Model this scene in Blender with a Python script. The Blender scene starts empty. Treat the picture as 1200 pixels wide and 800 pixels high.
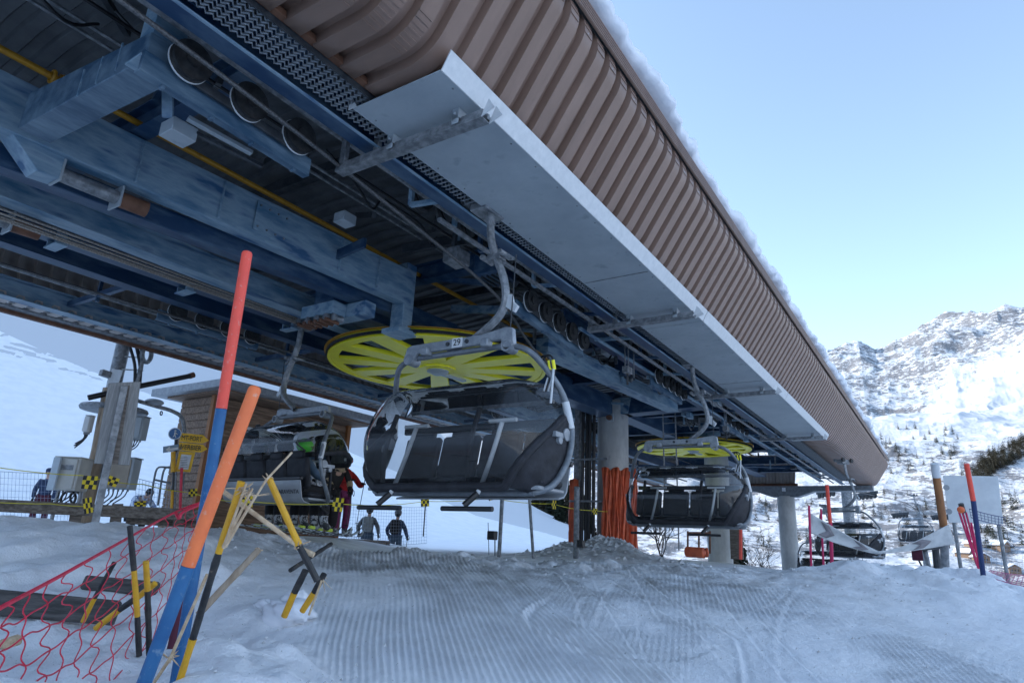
import bpy, bmesh, math, random
import numpy as np
from mathutils import Vector, Matrix
random.seed(7)
R = math.radians
scene = bpy.context.scene
col = scene.collection

# ------------------------------------------------------------------ camera frame (eye at z = 0, the level of the platform snow)
_v1 = Vector((525, 265, 770)).normalized()
_v2 = Vector((1220, -180, -770)).normalized()
_v2 = (_v2 - _v1 * _v1.dot(_v2)).normalized()
_up = _v1.cross(_v2); _up = _up if _up.y < 0 else -_up

def ray(px, py):
    d = Vector((px - 600, py - 400, 770.0))
    return Vector((d.dot(_v2), d.dot(_v1), d.dot(_up)))
def P(px, py, d):            # world point seen at a photo position, d metres in front of the camera
    return ray(px, py) * (d / 770.0)
def PX(px, py, X):
    r = ray(px, py); return r * (X / r.x)
def PY(px, py, Y):
    r = ray(px, py); return r * (Y / r.y)
def PZ(px, py, Z):
    r = ray(px, py); return r * (Z / r.z)

cam = bpy.data.cameras.new('camera'); co = bpy.data.objects.new('camera', cam); col.objects.link(co)
right = Vector((_v2.x, _v1.x, _up.x)); down = Vector((_v2.y, _v1.y, _up.y)); fwd = Vector((_v2.z, _v1.z, _up.z))
m = Matrix((right, -down, -fwd)).transposed().to_4x4()
co.matrix_world = m
cam.lens = 36 * 770 / 1200; cam.sensor_width = 36; cam.sensor_fit = 'HORIZONTAL'
cam.clip_start = 0.05; cam.clip_end = 20000
scene.camera = co

# ------------------------------------------------------------------ tree of things
WL = {}
def tag(o, label=None, cat=None, group=None, kind=None):
    if label: o['label'] = label
    if cat: o['category'] = cat
    if group: o['group'] = group
    if kind: o['kind'] = kind
    return o
def thing(name, label, cat, loc=(0, 0, 0), group=None):
    o = bpy.data.objects.new(name, None); col.objects.link(o)
    o.location = loc; o.empty_display_size = .1
    WL[o.name] = Vector(loc)
    return tag(o, label, cat, group)

class MB:
    def __init__(s): s.v = []; s.f = []
    def add(s, vs, fs):
        n = len(s.v); s.v += [tuple(v) for v in vs]; s.f += [tuple(i + n for i in f) for f in fs]; return s
    def box(s, c, size, rot=None):
        c = Vector(c); h = Vector(size) / 2
        vs = []
        for x in (-1, 1):
            for y in (-1, 1):
                for z in (-1, 1):
                    p = Vector((x * h.x, y * h.y, z * h.z))
                    if rot is not None: p = rot @ p
                    vs.append(c + p)
        return s.add(vs, [(0, 1, 3, 2), (4, 6, 7, 5), (0, 4, 5, 1), (2, 3, 7, 6), (0, 2, 6, 4), (1, 5, 7, 3)])
    def span(s, a, b):       # axis aligned box from corner a to corner b
        a = Vector(a); b = Vector(b)
        return s.box((a + b) / 2, [abs(q) for q in (b - a)])
    def bar(s, p0, p1, w, h, up=(0, 0, 1)):
        p0 = Vector(p0); p1 = Vector(p1); d = (p1 - p0); L = d.length; d.normalize()
        u = Vector(up); x = d.cross(u)
        if x.length < 1e-4: x = d.cross(Vector((1, 0, 0)))
        x.normalize(); z = x.cross(d)
        M = Matrix((x, d, z)).transposed()
        return s.box((p0 + p1) / 2, (w, L, h), M)
    def ibeam(s, p0, p1, w, h, t=.02, up=(0, 0, 1)):
        p0 = Vector(p0); p1 = Vector(p1); d = (p1 - p0).normalized(); u = Vector(up)
        x = d.cross(u).normalized(); z = x.cross(d)
        s.bar(p0 + z * (h / 2 - t / 2), p1 + z * (h / 2 - t / 2), w, t, up)
        s.bar(p0 - z * (h / 2 - t / 2), p1 - z * (h / 2 - t / 2), w, t, up)
        return s.bar(p0, p1, t * .8, h - 2 * t - .002, up)
    def tube(s, pts, r, n=8, cap=True, closed=False):
        pts = [Vector(p) for p in pts]; k = len(pts)
        rs = r if isinstance(r, (list, tuple)) else [r] * k
        prev = None; vs = []
        for i, p in enumerate(pts):
            if closed: t = pts[(i + 1) % k] - pts[i - 1]
            else: t = pts[min(i + 1, k - 1)] - pts[max(i - 1, 0)]
            if t.length < 1e-9: t = Vector((0, 0, 1))
            t.normalize()
            if prev is None:
                a = t.cross(Vector((0, 0, 1)))
                if a.length < .05: a = t.cross(Vector((1, 0, 0)))
                a.normalize()
            else:
                a = prev - t * prev.dot(t)
                if a.length < 1e-6: a = t.cross(Vector((0, 0, 1)))
                a.normalize()
            prev = a; b = t.cross(a)
            for j in range(n):
                q = 2 * math.pi * (j + .5) / n
                vs.append(p + (a * math.cos(q) + b * math.sin(q)) * rs[i])
        fs = []
        for i in range(k if closed else k - 1):
            i2 = (i + 1) % k
            for j in range(n):
                j2 = (j + 1) % n
                fs.append((i * n + j, i * n + j2, i2 * n + j2, i2 * n + j))
        if cap and not closed:
            fs.append(tuple(reversed(range(n)))); fs.append(tuple((k - 1) * n + j for j in range(n)))
        return s.add(vs, fs)
    def cyl(s, p0, p1, r, n=16, r2=None): return s.tube([p0, p1], [r, r if r2 is None else r2], n)
    def lathe(s, c, axis, prof, n=24):   # prof: list of (radius, height along axis)
        c = Vector(c); ax = Vector(axis).normalized()
        a = ax.cross(Vector((0, 0, 1)));
        if a.length < .05: a = ax.cross(Vector((1, 0, 0)))
        a.normalize(); b = ax.cross(a); k = len(prof); vs = []
        for (r, h) in prof:
            for j in range(n):
                q = 2 * math.pi * j / n
                vs.append(c + ax * h + (a * math.cos(q) + b * math.sin(q)) * r)
        fs = [(i * n + j, i * n + (j + 1) % n, (i + 1) * n + (j + 1) % n, (i + 1) * n + j) for i in range(k - 1) for j in range(n)]
        loop = abs(prof[0][0] - prof[-1][0]) < 1e-6 and abs(prof[0][1] - prof[-1][1]) < 1e-6
        if prof[0][0] > 1e-5 and not loop: fs.append(tuple(reversed(range(n))))
        if prof[-1][0] > 1e-5 and not loop: fs.append(tuple((k - 1) * n + j for j in range(n)))
        return s.add(vs, fs)
    def torus(s, c, axis, Rr, r, n=28, m=8):
        c = Vector(c); ax = Vector(axis).normalized()
        a = ax.cross(Vector((0, 0, 1)));
        if a.length < .05: a = ax.cross(Vector((1, 0, 0)))
        a.normalize(); b = ax.cross(a)
        return s.tube([c + (a * math.cos(2 * math.pi * j / n) + b * math.sin(2 * math.pi * j / n)) * Rr for j in range(n)], r, m, closed=True)
    def prism(s, poly, y0, y1, axis='y'):
        n = len(poly)
        def mk(p, t):
            if axis == 'y': return (p[0], t, p[1])
            if axis == 'x': return (t, p[0], p[1])
            return (p[0], p[1], t)
        vs = [mk(p, y0) for p in poly] + [mk(p, y1) for p in poly]
        fs = [tuple(range(n)), tuple(reversed(range(n, 2 * n)))] + [(i, i + n, (i + 1) % n + n, (i + 1) % n) for i in range(n)]
        return s.add(vs, fs)
    def plate(s, corners, t):            # a slab from 3D corners, thickness along its normal
        cs = [Vector(c) for c in corners]
        nrm = (cs[1] - cs[0]).cross(cs[2] - cs[0]).normalized() * t
        n = len(cs); vs = cs + [c + nrm for c in cs]
        fs = [tuple(reversed(range(n))), tuple(range(n, 2 * n))] + [(i, (i + 1) % n, (i + 1) % n + n, i + n) for i in range(n)]
        return s.add(vs, fs)
    def sheet(s, rows, closed_u=False):
        nr = len(rows); nc = len(rows[0]); vs = [p for r in rows for p in r]
        fs = []
        for i in range(nr - 1):
            for j in range(nc if closed_u else nc - 1):
                j2 = (j + 1) % nc
                fs.append((i * nc + j, i * nc + j2, (i + 1) * nc + j2, (i + 1) * nc + j))
        return s.add(vs, fs)
    def ball(s, c, r, n=12, m=8):
        c = Vector(c); r = Vector(r) if hasattr(r, '__len__') else Vector((r, r, r))
        rows = []
        for i in range(m + 1):
            a = math.pi * i / m
            rows.append([(c.x + r.x * math.sin(a) * math.cos(2 * math.pi * j / n), c.y + r.y * math.sin(a) * math.sin(2 * math.pi * j / n), c.z + r.z * math.cos(a)) for j in range(n)])
        return s.sheet(rows, True)
    def build(s, name, mat, parent=None, bevel=0, angle=.55, solid=0, label=None):
        off = WL.get(parent.name, Vector()) if parent else Vector()
        me = bpy.data.meshes.new(name)
        me.from_pydata([tuple(Vector(v) - off) for v in s.v], [], s.f)
        me.materials.append(mat)
        bm = bmesh.new(); bm.from_mesh(me)
        bmesh.ops.remove_doubles(bm, verts=bm.verts, dist=1e-6)
        bmesh.ops.recalc_face_normals(bm, faces=bm.faces)
        for f in bm.faces: f.smooth = True
        for e in bm.edges:
            if len(e.link_faces) == 2 and e.calc_face_angle(0) > angle: e.smooth = False
        bm.to_mesh(me); bm.free()
        o = bpy.data.objects.new(name, me); col.objects.link(o)
        if parent: o.parent = parent
        WL[o.name] = off.copy()
        if solid:
            md = o.modifiers.new('s', 'SOLIDIFY'); md.thickness = solid; md.offset = 0
        if bevel:
            md = o.modifiers.new('b', 'BEVEL'); md.width = bevel; md.segments = 1; md.limit_method = 'ANGLE'; md.angle_limit = .6
        if label: o['label'] = label
        return o

def kids(o): return [c for c in bpy.data.objects if c.parent == o]
def copy_tree(o, parent=None, skip=()):
    c = o.copy(); col.objects.link(c); c.parent = parent
    WL[c.name] = WL.get(o.name, Vector())
    for ch in kids(o):
        if ch.name.split('.')[0] not in skip: copy_tree(ch, c, skip)
    return c
def smooth_pts(pts, k=6, closed=False):
    pts = [Vector(p) for p in pts]; n = len(pts); out = []
    rng = range(n if closed else n - 1)
    for i in rng:
        p0 = pts[(i - 1) % n] if closed or i > 0 else pts[0] * 2 - pts[1]
        p1 = pts[i]; p2 = pts[(i + 1) % n]
        p3 = pts[(i + 2) % n] if closed or i + 2 < n else pts[-1] * 2 - pts[-2]
        for j in range(k):
            t = j / k
            out.append(.5 * ((2 * p1) + (-p0 + p2) * t + (2 * p0 - 5 * p1 + 4 * p2 - p3) * t * t + (-p0 + 3 * p1 - 3 * p2 + p3) * t ** 3))
    if not closed: out.append(pts[-1])
    return out
def text_mesh(name, body, size, mat, M, parent, depth=.002, sx=1.0):
    cu = bpy.data.curves.new(name, 'FONT'); cu.body = body; cu.size = size; cu.extrude = depth; cu.align_x = 'CENTER'; cu.align_y = 'CENTER'
    t = bpy.data.objects.new(name, cu); col.objects.link(t)
    dg = bpy.context.evaluated_depsgraph_get(); dg.update()
    me = bpy.data.meshes.new_from_object(t.evaluated_get(dg))
    bpy.data.objects.remove(t)
    me.transform(Matrix.Diagonal((sx, 1, 1, 1))); me.transform(M)
    off = WL.get(parent.name, Vector()); me.transform(Matrix.Translation(-off))
    me.materials.clear(); me.materials.append(mat)
    o = bpy.data.objects.new(name, me); col.objects.link(o); o.parent = parent; WL[o.name] = off.copy()
    return o
def frame(origin, xdir, ydir):           # matrix whose local x,y axes lie along the given directions
    x = Vector(xdir).normalized(); y = Vector(ydir); y = (y - x * y.dot(x)).normalized(); z = x.cross(y)
    M = Matrix((x, y, z)).transposed().to_4x4(); M.translation = Vector(origin); return M

# ------------------------------------------------------------------ materials
def lin(c):
    return tuple(((x / 12.92) if x <= .04045 else ((x + .055) / 1.055) ** 2.4) for x in c)
def M(name, c1, c2=None, scale=6, lo=.4, hi=.62, rough=.5, metal=0, bump=0, bscale=60, stretch=(1, 1, 1), c3=None, s3=40, f3=.5, rough2=None, spec=.5, voro=False):
    mt = bpy.data.materials.new(name); mt.use_nodes = True; nt = mt.node_tree; N = nt.nodes; L = nt.links
    b = N['Principled BSDF']; b.inputs['Roughness'].default_value = rough; b.inputs['Metallic'].default_value = metal
    b.inputs['Specular IOR Level'].default_value = spec
    b.inputs['Base Color'].default_value = (*c1, 1)
    if c2 is not None or bump:
        tc = N.new('ShaderNodeTexCoord'); mp = N.new('ShaderNodeMapping'); mp.inputs['Scale'].default_value = stretch
        L.new(tc.outputs['Object'], mp.inputs['Vector'])
    if c2 is not None:
        if voro:
            n = N.new('ShaderNodeTexVoronoi'); n.inputs['Scale'].default_value = scale; src = n.outputs['Color']
        else:
            n = N.new('ShaderNodeTexNoise'); n.inputs['Scale'].default_value = scale; n.inputs['Detail'].default_value = 8; n.inputs['Roughness'].default_value = .62; src = n.outputs['Fac']
        L.new(mp.outputs[0], n.inputs['Vector'])
        mr = N.new('ShaderNodeMapRange'); mr.inputs[1].default_value = lo; mr.inputs[2].default_value = hi
        L.new(src, mr.inputs[0])
        mx = N.new('ShaderNodeMix'); mx.data_type = 'RGBA'; mx.inputs[6].default_value = (*c1, 1); mx.inputs[7].default_value = (*c2, 1)
        L.new(mr.outputs[0], mx.inputs[0]); out = mx.outputs[2]
        if c3 is not None:
            n3 = N.new('ShaderNodeTexNoise'); n3.inputs['Scale'].default_value = s3; n3.inputs['Detail'].default_value = 5
            L.new(mp.outputs[0], n3.inputs['Vector'])
            m3 = N.new('ShaderNodeMapRange'); m3.inputs[1].default_value = f3; m3.inputs[2].default_value = f3 + .12; L.new(n3.outputs['Fac'], m3.inputs[0])
            x3 = N.new('ShaderNodeMix'); x3.data_type = 'RGBA'; x3.inputs[7].default_value = (*c3, 1); L.new(out, x3.inputs[6]); L.new(m3.outputs[0], x3.inputs[0]); out = x3.outputs[2]
        L.new(out, b.inputs['Base Color'])
        if rough2 is not None:
            r = N.new('ShaderNodeMapRange'); r.inputs[3].default_value = rough; r.inputs[4].default_value = rough2; L.new(mr.outputs[0], r.inputs[0]); L.new(r.outputs[0], b.inputs['Roughness'])
    if bump:
        nb = N.new('ShaderNodeTexNoise'); nb.inputs['Scale'].default_value = bscale; nb.inputs['Detail'].default_value = 6; L.new(mp.outputs[0], nb.inputs['Vector'])
        bp = N.new('ShaderNodeBump'); bp.inputs['Strength'].default_value = bump; bp.inputs['Distance'].default_value = .01
        L.new(nb.outputs['Fac'], bp.inputs['Height']); L.new(bp.outputs[0], b.inputs['Normal'])
    return mt

m_blue = M('weathered blue paint', (.012, .045, .105), (.10, .16, .22), scale=4, lo=.46, hi=.75, rough=.42, rough2=.6, stretch=(1, .35, 1.6), bump=.08, bscale=30)
m_blue2 = M('scuffed pale blue paint', (.085, .19, .29), (.44, .54, .59), scale=3.2, lo=.34, hi=.70, rough=.5, c3=(.045, .12, .23), s3=3.2, f3=.54, stretch=(1.3, .4, 1.8), bump=.08, bscale=30)
m_blue3 = M('dull blue paint', (.03, .08, .14), (.18, .26, .32), scale=3.4, lo=.40, hi=.72, rough=.5, stretch=(1.3, .4, 1.8), bump=.08, bscale=30)
m_dark = M('dark steel', (.02, .024, .03), (.05, .055, .06), scale=8, rough=.55)
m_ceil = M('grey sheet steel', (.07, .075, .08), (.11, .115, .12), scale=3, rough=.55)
m_galv = M('galvanised steel', (.36, .38, .40), (.52, .54, .56), scale=30, lo=.2, hi=.8, rough=.42, metal=.55, voro=True)
m_galvs = M('soft galvanised sheet', (.34, .38, .41), (.44, .48, .50), scale=2.5, lo=.3, hi=.7, rough=.5, metal=.2, c3=(.29, .33, .36), s3=5, f3=.6, bump=.05, bscale=8)
m_galvl = M('bright galvanised edge', (.55, .57, .58), (.72, .73, .73), scale=14, lo=.2, hi=.8, rough=.5, metal=.2, stretch=(1, 1, 1))
m_galvd = M('worn dull steel', (.16, .17, .18), (.32, .33, .34), scale=12, rough=.5, metal=.4)
m_brown = M('brown coated sheet', (.205, .128, .094), (.27, .172, .130), scale=2.2, lo=.3, hi=.7, rough=.42, stretch=(.6, 2.2, .5), c3=(.175, .12, .09), s3=12, f3=.66)
m_browni = M('brown sheet inner face', (.42, .36, .32), (.52, .46, .42), scale=2, rough=.6)
m_rust = M('rusty brown trim', (.13, .055, .03), (.20, .09, .05), scale=6, rough=.7)
m_grate = M('grating steel', (.22, .24, .26), (.32, .34, .36), scale=20, rough=.45, metal=.4)
m_rope = M('wire rope', (.06, .06, .062), (.16, .16, .16), scale=60, lo=.35, hi=.6, rough=.5, metal=.5)
m_ropeb = M('rusty wire rope', (.20, .17, .14), (.38, .35, .31), scale=60, lo=.35, hi=.6, rough=.55, metal=.3)
m_yellow = M('bright yellow paint', (1.0, .90, .03), (.96, .84, .03), scale=5, rough=.4)
m_ypipe = M('ochre pipe', (.50, .24, .015), (.30, .13, .01), scale=14, lo=.5, hi=.75, rough=.5)
m_rubber = M('black rubber', (.012, .012, .013), (.03, .03, .03), scale=20, rough=.6)
m_blackp = M('black plastic', (.015, .015, .017), rough=.4)
m_blackf = M('black padded cover', (.012, .012, .015), (.028, .028, .034), scale=9, rough=.7, bump=.6, bscale=14)
m_grey = M('grey tube paint', (.15, .165, .18), (.22, .24, .26), scale=8, rough=.42, metal=.3)
m_shell = M('silver grey shell', (.30, .31, .32), (.36, .37, .38), scale=3, rough=.35, metal=.2)
m_yoke = M('dull galvanised casting', (.26, .28, .30), (.36, .38, .40), scale=14, rough=.45, metal=.3)
m_white = M('white paint', (.72, .73, .72), (.62, .63, .63), scale=4, rough=.5)
m_conc = M('pale concrete', (.40, .40, .39), (.54, .54, .52), scale=3, rough=.8, c3=(.33, .33, .33), s3=6, f3=.62, bump=.3, bscale=50, stretch=(1, 1, .4))
m_wood = M('weathered grey timber', (.12, .10, .085), (.24, .205, .175), scale=5, rough=.85, stretch=(1, 1, 6), bump=.4, bscale=30)
m_woodd = M('wet dark timber', (.045, .042, .04), (.11, .10, .095), scale=5, rough=.8, stretch=(1, 1, 6), bump=.4, bscale=30)
m_woodh = M('weathered rail timber', (.12, .10, .085), (.26, .23, .20), scale=5, rough=.85, stretch=(6, .7, 6), bump=.4, bscale=30)
m_hut = M('brown hut boards', (.15, .095, .06), (.32, .21, .14), scale=3.2, rough=.75, stretch=(8, .7, 9), bump=.4, bscale=20)
m_hutpost = M('orange brown post', (.36, .15, .05), (.24, .10, .04), scale=8, rough=.6, stretch=(1, 1, .2))
m_split = M('raw split wood', (.52, .36, .22), (.70, .54, .36), scale=30, rough=.8, stretch=(1, 1, 1), bump=.5, bscale=80)
m_pole = M('round wooden pole', (.30, .22, .15), (.42, .33, .24), scale=7, rough=.8, stretch=(3, 3, .4), c3=(.14, .10, .07), s3=5, f3=.64)
m_ply = M('grey plywood board', (.24, .24, .24), (.36, .36, .35), scale=9, rough=.75, stretch=(6, 6, .5), bump=.2, bscale=50)
m_red = M('red plastic net', (.80, .04, .09), (.62, .03, .06), scale=20, rough=.5)
m_org = M('neon orange tube', (1.0, .22, .06), (.88, .17, .05), scale=6, rough=.5, c3=(.86, .42, .28), s3=45, f3=.63)
m_orgr = M('neon orange red tube', (.95, .10, .06), (.80, .08, .05), scale=6, rough=.5, c3=(.82, .30, .24), s3=45, f3=.63)
m_pblue = M('blue pole tube', (.015, .10, .26), (.03, .15, .33), scale=6, rough=.5, c3=(.16, .26, .38), s3=40, f3=.62)
m_ybam = M('yellow painted bamboo', (.80, .42, .015), (.66, .33, .02), scale=15, rough=.5, c3=(.35, .2, .05), s3=30, f3=.64)
m_kbam = M('black painted bamboo', (.015, .015, .017), (.05, .045, .04), scale=15, rough=.5, c3=(.3, .22, .14), s3=22, f3=.66)
m_mat = M('orange red mat cover', (.72, .15, .06), (.52, .10, .045), scale=5, rough=.6, bump=.2, bscale=20)
m_yrope = M('yellow cord', (.70, .62, .05), rough=.6)
m_cab = M('pale cabinet paint', (.60, .59, .54), (.50, .49, .45), scale=3, rough=.5)
m_cabb = M('bluish white door paint', (.56, .64, .70), (.48, .56, .62), scale=3, rough=.5)
m_tan = M('tan box cover', (.42, .36, .28), (.34, .29, .23), scale=3, rough=.6)
m_signy = M('yellow sign plate', (.86, .50, .02), (.76, .43, .02), scale=12, rough=.5)
m_signb = M('blue sign plate', (.05, .16, .36), rough=.5)
m_signg = M('grey blue sign plate', (.22, .30, .38), rough=.5)
m_paper = M('white paper', (.75, .76, .78), (.55, .58, .62), scale=18, rough=.7)
m_snowd = M('dirty snow', (.70, .71, .72), (.48, .48, .48), scale=3, rough=.7)
m_rock = M('rock', (.12, .11, .10), (.2, .19, .18), scale=3, rough=.9)
m_bark = M('bark', (.05, .035, .025), rough=.9)
m_needle = M('conifer needles', (.013, .022, .012), (.032, .045, .024), scale=.8, rough=.9)
m_needleb = M('brownish conifer needles', (.03, .028, .016), (.06, .05, .028), scale=.8, rough=.9)
def checker_mat():
    mt = bpy.data.materials.new('yellow and black checks'); mt.use_nodes = True; nt = mt.node_tree; N = nt.nodes; L = nt.links
    b = N['Principled BSDF']; b.inputs['Roughness'].default_value = .6
    tc = N.new('ShaderNodeTexCoord'); ch = N.new('ShaderNodeTexChecker'); ch.inputs['Scale'].default_value = 4.0
    ch.inputs['Color1'].default_value = (.82, .60, .02, 1); ch.inputs['Color2'].default_value = (.015, .015, .015, 1)
    L.new(tc.outputs['UV'], ch.inputs['Vector']); L.new(ch.outputs[0], b.inputs['Base Color']); return mt
m_check = checker_mat()
def glass_mat(name, tint, rough, transp):
    mt = bpy.data.materials.new(name); mt.use_nodes = True; nt = mt.node_tree; N = nt.nodes; L = nt.links
    N.remove(N['Principled BSDF']); o = N['Material Output']
    t = N.new('ShaderNodeBsdfTransparent'); t.inputs[0].default_value = (*tint, 1)
    g = N.new('ShaderNodeBsdfGlossy'); g.inputs['Roughness'].default_value = rough; g.inputs[0].default_value = (.9, .92, .95, 1)
    d = N.new('ShaderNodeBsdfDiffuse'); d.inputs[0].default_value = (.42, .43, .44, 1)
    ma = N.new('ShaderNodeMixShader'); ma.inputs[0].default_value = transp
    L.new(t.outputs[0], ma.inputs[1]); L.new(d.outputs[0], ma.inputs[2])
    fr = N.new('ShaderNodeFresnel'); fr.inputs[0].default_value = 1.5
    mx = N.new('ShaderNodeMixShader'); L.new(fr.outputs[0], mx.inputs[0]); L.new(ma.outputs[0], mx.inputs[1]); L.new(g.outputs[0], mx.inputs[2])
    L.new(mx.outputs[0], o.inputs[0]); return mt
m_bubble = glass_mat('smoked bubble plastic', (.84, .84, .83), .03, .03)
m_pane = glass_mat('window glass', (.5, .55, .6), .03, .12)
# ------------------------------------------------------------------ light and sky
w = bpy.data.worlds.new('World'); scene.world = w; w.use_nodes = True
nt = w.node_tree; bg = nt.nodes['Background']
sky = nt.nodes.new('ShaderNodeTexSky'); sky.sky_type = 'NISHITA'; sky.sun_disc = False
SUN_AZ, SUN_EL = R(-100), R(25)
sky.sun_elevation = SUN_EL; sky.sun_rotation = SUN_AZ % (2 * math.pi)
sky.altitude = 2500; sky.air_density = 1.0; sky.dust_density = 1.0; sky.ozone_density = 1.0
hs = nt.nodes.new('ShaderNodeHueSaturation'); hs.inputs['Saturation'].default_value = .86; hs.inputs['Hue'].default_value = .487
tn = nt.nodes.new('ShaderNodeMix'); tn.data_type = 'RGBA'; tn.blend_type = 'MULTIPLY'; tn.inputs[0].default_value = 1; tn.inputs[7].default_value = (.965, .945, 1, 1)
nt.links.new(sky.outputs[0], tn.inputs[6]); nt.links.new(tn.outputs[2], hs.inputs['Color']); nt.links.new(hs.outputs[0], bg.inputs[0]); bg.inputs[1].default_value = .15
sun = bpy.data.lights.new('sun', 'SUN'); sun.energy = 2.0; sun.angle = R(.5); sun.color = (1, .95, .87)
so = bpy.data.objects.new('sun', sun); col.objects.link(so)
sdir = Vector((math.sin(SUN_AZ) * math.cos(SUN_EL), math.cos(SUN_AZ) * math.cos(SUN_EL), math.sin(SUN_EL)))
so.rotation_euler = sdir.to_track_quat('Z', 'Y').to_euler()
vs = scene.view_settings
vs.view_transform = 'Standard'; vs.look = 'None'; vs.exposure = 1.75; vs.gamma = 1; vs.use_curve_mapping = False

# ------------------------------------------------------------------ terrain height
def _h(ix, iy, seed):
    n = (ix.astype(np.int64) * 374761393 + iy.astype(np.int64) * 668265263 + seed * 974711) & 0x7fffffff
    n = (n ^ (n >> 13)) * 1274126177 & 0x7fffffff
    return ((n ^ (n >> 16)) & 0xffff) / 65535.0
def vnoise(x, y, seed=0):
    x = np.asarray(x, float); y = np.asarray(y, float)
    ix = np.floor(x); iy = np.floor(y); fx = x - ix; fy = y - iy
    fx = fx ** 3 * (fx * (fx * 6 - 15) + 10); fy = fy ** 3 * (fy * (fy * 6 - 15) + 10)
    a = _h(ix, iy, seed); b = _h(ix + 1, iy, seed); c = _h(ix, iy + 1, seed); d = _h(ix + 1, iy + 1, seed)
    return (a + (b - a) * fx) * (1 - fy) + (c + (d - c) * fx) * fy
def fbm(x, y, o=5, seed=0, g=.5):
    s = 0; a = 1; t = 0
    for i in range(o):
        s = s + a * (vnoise(x * 2 ** i + 17.3 * i, y * 2 ** i - 9.1 * i, seed + i) - .5); t += a; a *= g
    return s / t * 2
def ridged(x, y, o=5, seed=0):
    s = 0; a = 1; t = 0
    for i in range(o):
        n = 1 - np.abs(2 * vnoise(x * 2 ** i + 5.3 * i, y * 2 ** i + 3.7 * i, seed + i) - 1)
        s = s + a * n * n; t += a; a *= .52
    return s / t
def sstep(a, b, x):
    t = np.clip((x - a) / (b - a), 0, 1); return t * t * (3 - 2 * t)

def H_near(X, Y, detail=True):
    X = np.asarray(X, float); Y = np.asarray(Y, float)
    v = X * -.6 + Y * .8; w_ = X * .8 + Y * .6
    q = 7.3 - v
    z = -.21 + .20 * sstep(-1.2, -3.0, w_) - .205 * np.where(q > 12, 12 + 0 * q, np.log1p(np.exp(np.clip(q * 3, -30, 36))) / 3)
    zl = np.interp(v, [-5, 0, 2, 3.2, 5.5, 6.8, 8, 9.5], [-.6, -.55, -.50, -.66, -.66, -.5, -.28, -.09])
    wb = np.interp(v, [0, 2.5, 4, 5.5, 7, 9], [-.15, -.35, -.6, -1.5, -2.3, -3.2])
    k = sstep(.35, -.35, w_ - wb)
    z = z * (1 - k) + np.maximum(zl, z) * k
    if detail:
        lump = fbm(X * 2.2, Y * 2.2, 4, 3); l2 = fbm(X * .9, Y * .9, 3, 8)
        near = sstep(11, 6, v)
        z = z + k * near * (.16 * np.maximum(lump, -.2) + .10 * l2) + .02 * fbm(X * .5, Y * .5, 3, 21)
        # rough ridge of ploughed snow along the crest
        cr = np.exp(-((v - 8.2) / .7) ** 2) * sstep(-3.5, -2.2, w_) * sstep(4.5, 2.5, w_)
        z = z + cr * (.05 + .13 * fbm(X * 3.3, Y * 3.3, 4, 31))
        # right hand bank
        b = np.exp(-(((X - .3) / 2.0) ** 2 + ((Y - 9.6) / 1.1) ** 2)) * .27 + np.exp(-(((X - 1.7) / .8) ** 2 + ((Y - 9.2) / .9) ** 2)) * .15
        z = z + b * (1 + .9 * fbm(X * 1.7, Y * 1.7, 4, 41)) + .05 * sstep(-3, -1, X) * sstep(6.5, 8, v) * sstep(16, 12, v) * fbm(X * 3, Y * 3, 4, 44)
        # snow heap round the column
        r2 = (X + 6.6) ** 2 + (Y - 13.6) ** 2
        z = z + np.exp(-r2 / 1.6) * (.38 + .26 * fbm(X * 2.3, Y * 2.3, 4, 51))
    # the platform falls away past its edge
    e = (X + 2.0) * .9 + (Y - 11.5) * .38
    z = z - .20 * np.clip(e, 0, 11) * sstep(0, 3, e) * sstep(-11, -5, X)
    e2 = np.maximum(Y - 36, 0); z = z - .25 * e2 * sstep(0, 6, e2)
    return z
SKY_AZ = [-180, -90, -40, -20, -10, -6.6, -4.6, -3.5, -1.5, 0, 1.5, 3, 6.2, 20, 60, 180]
SKY_EL = [12, 12, 12, 13.5, 14.7, 15.2, 15.6, 14.9, 15.3, 15.9, 16.7, 17.1, 17.7, 19, 17, 12]
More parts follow.
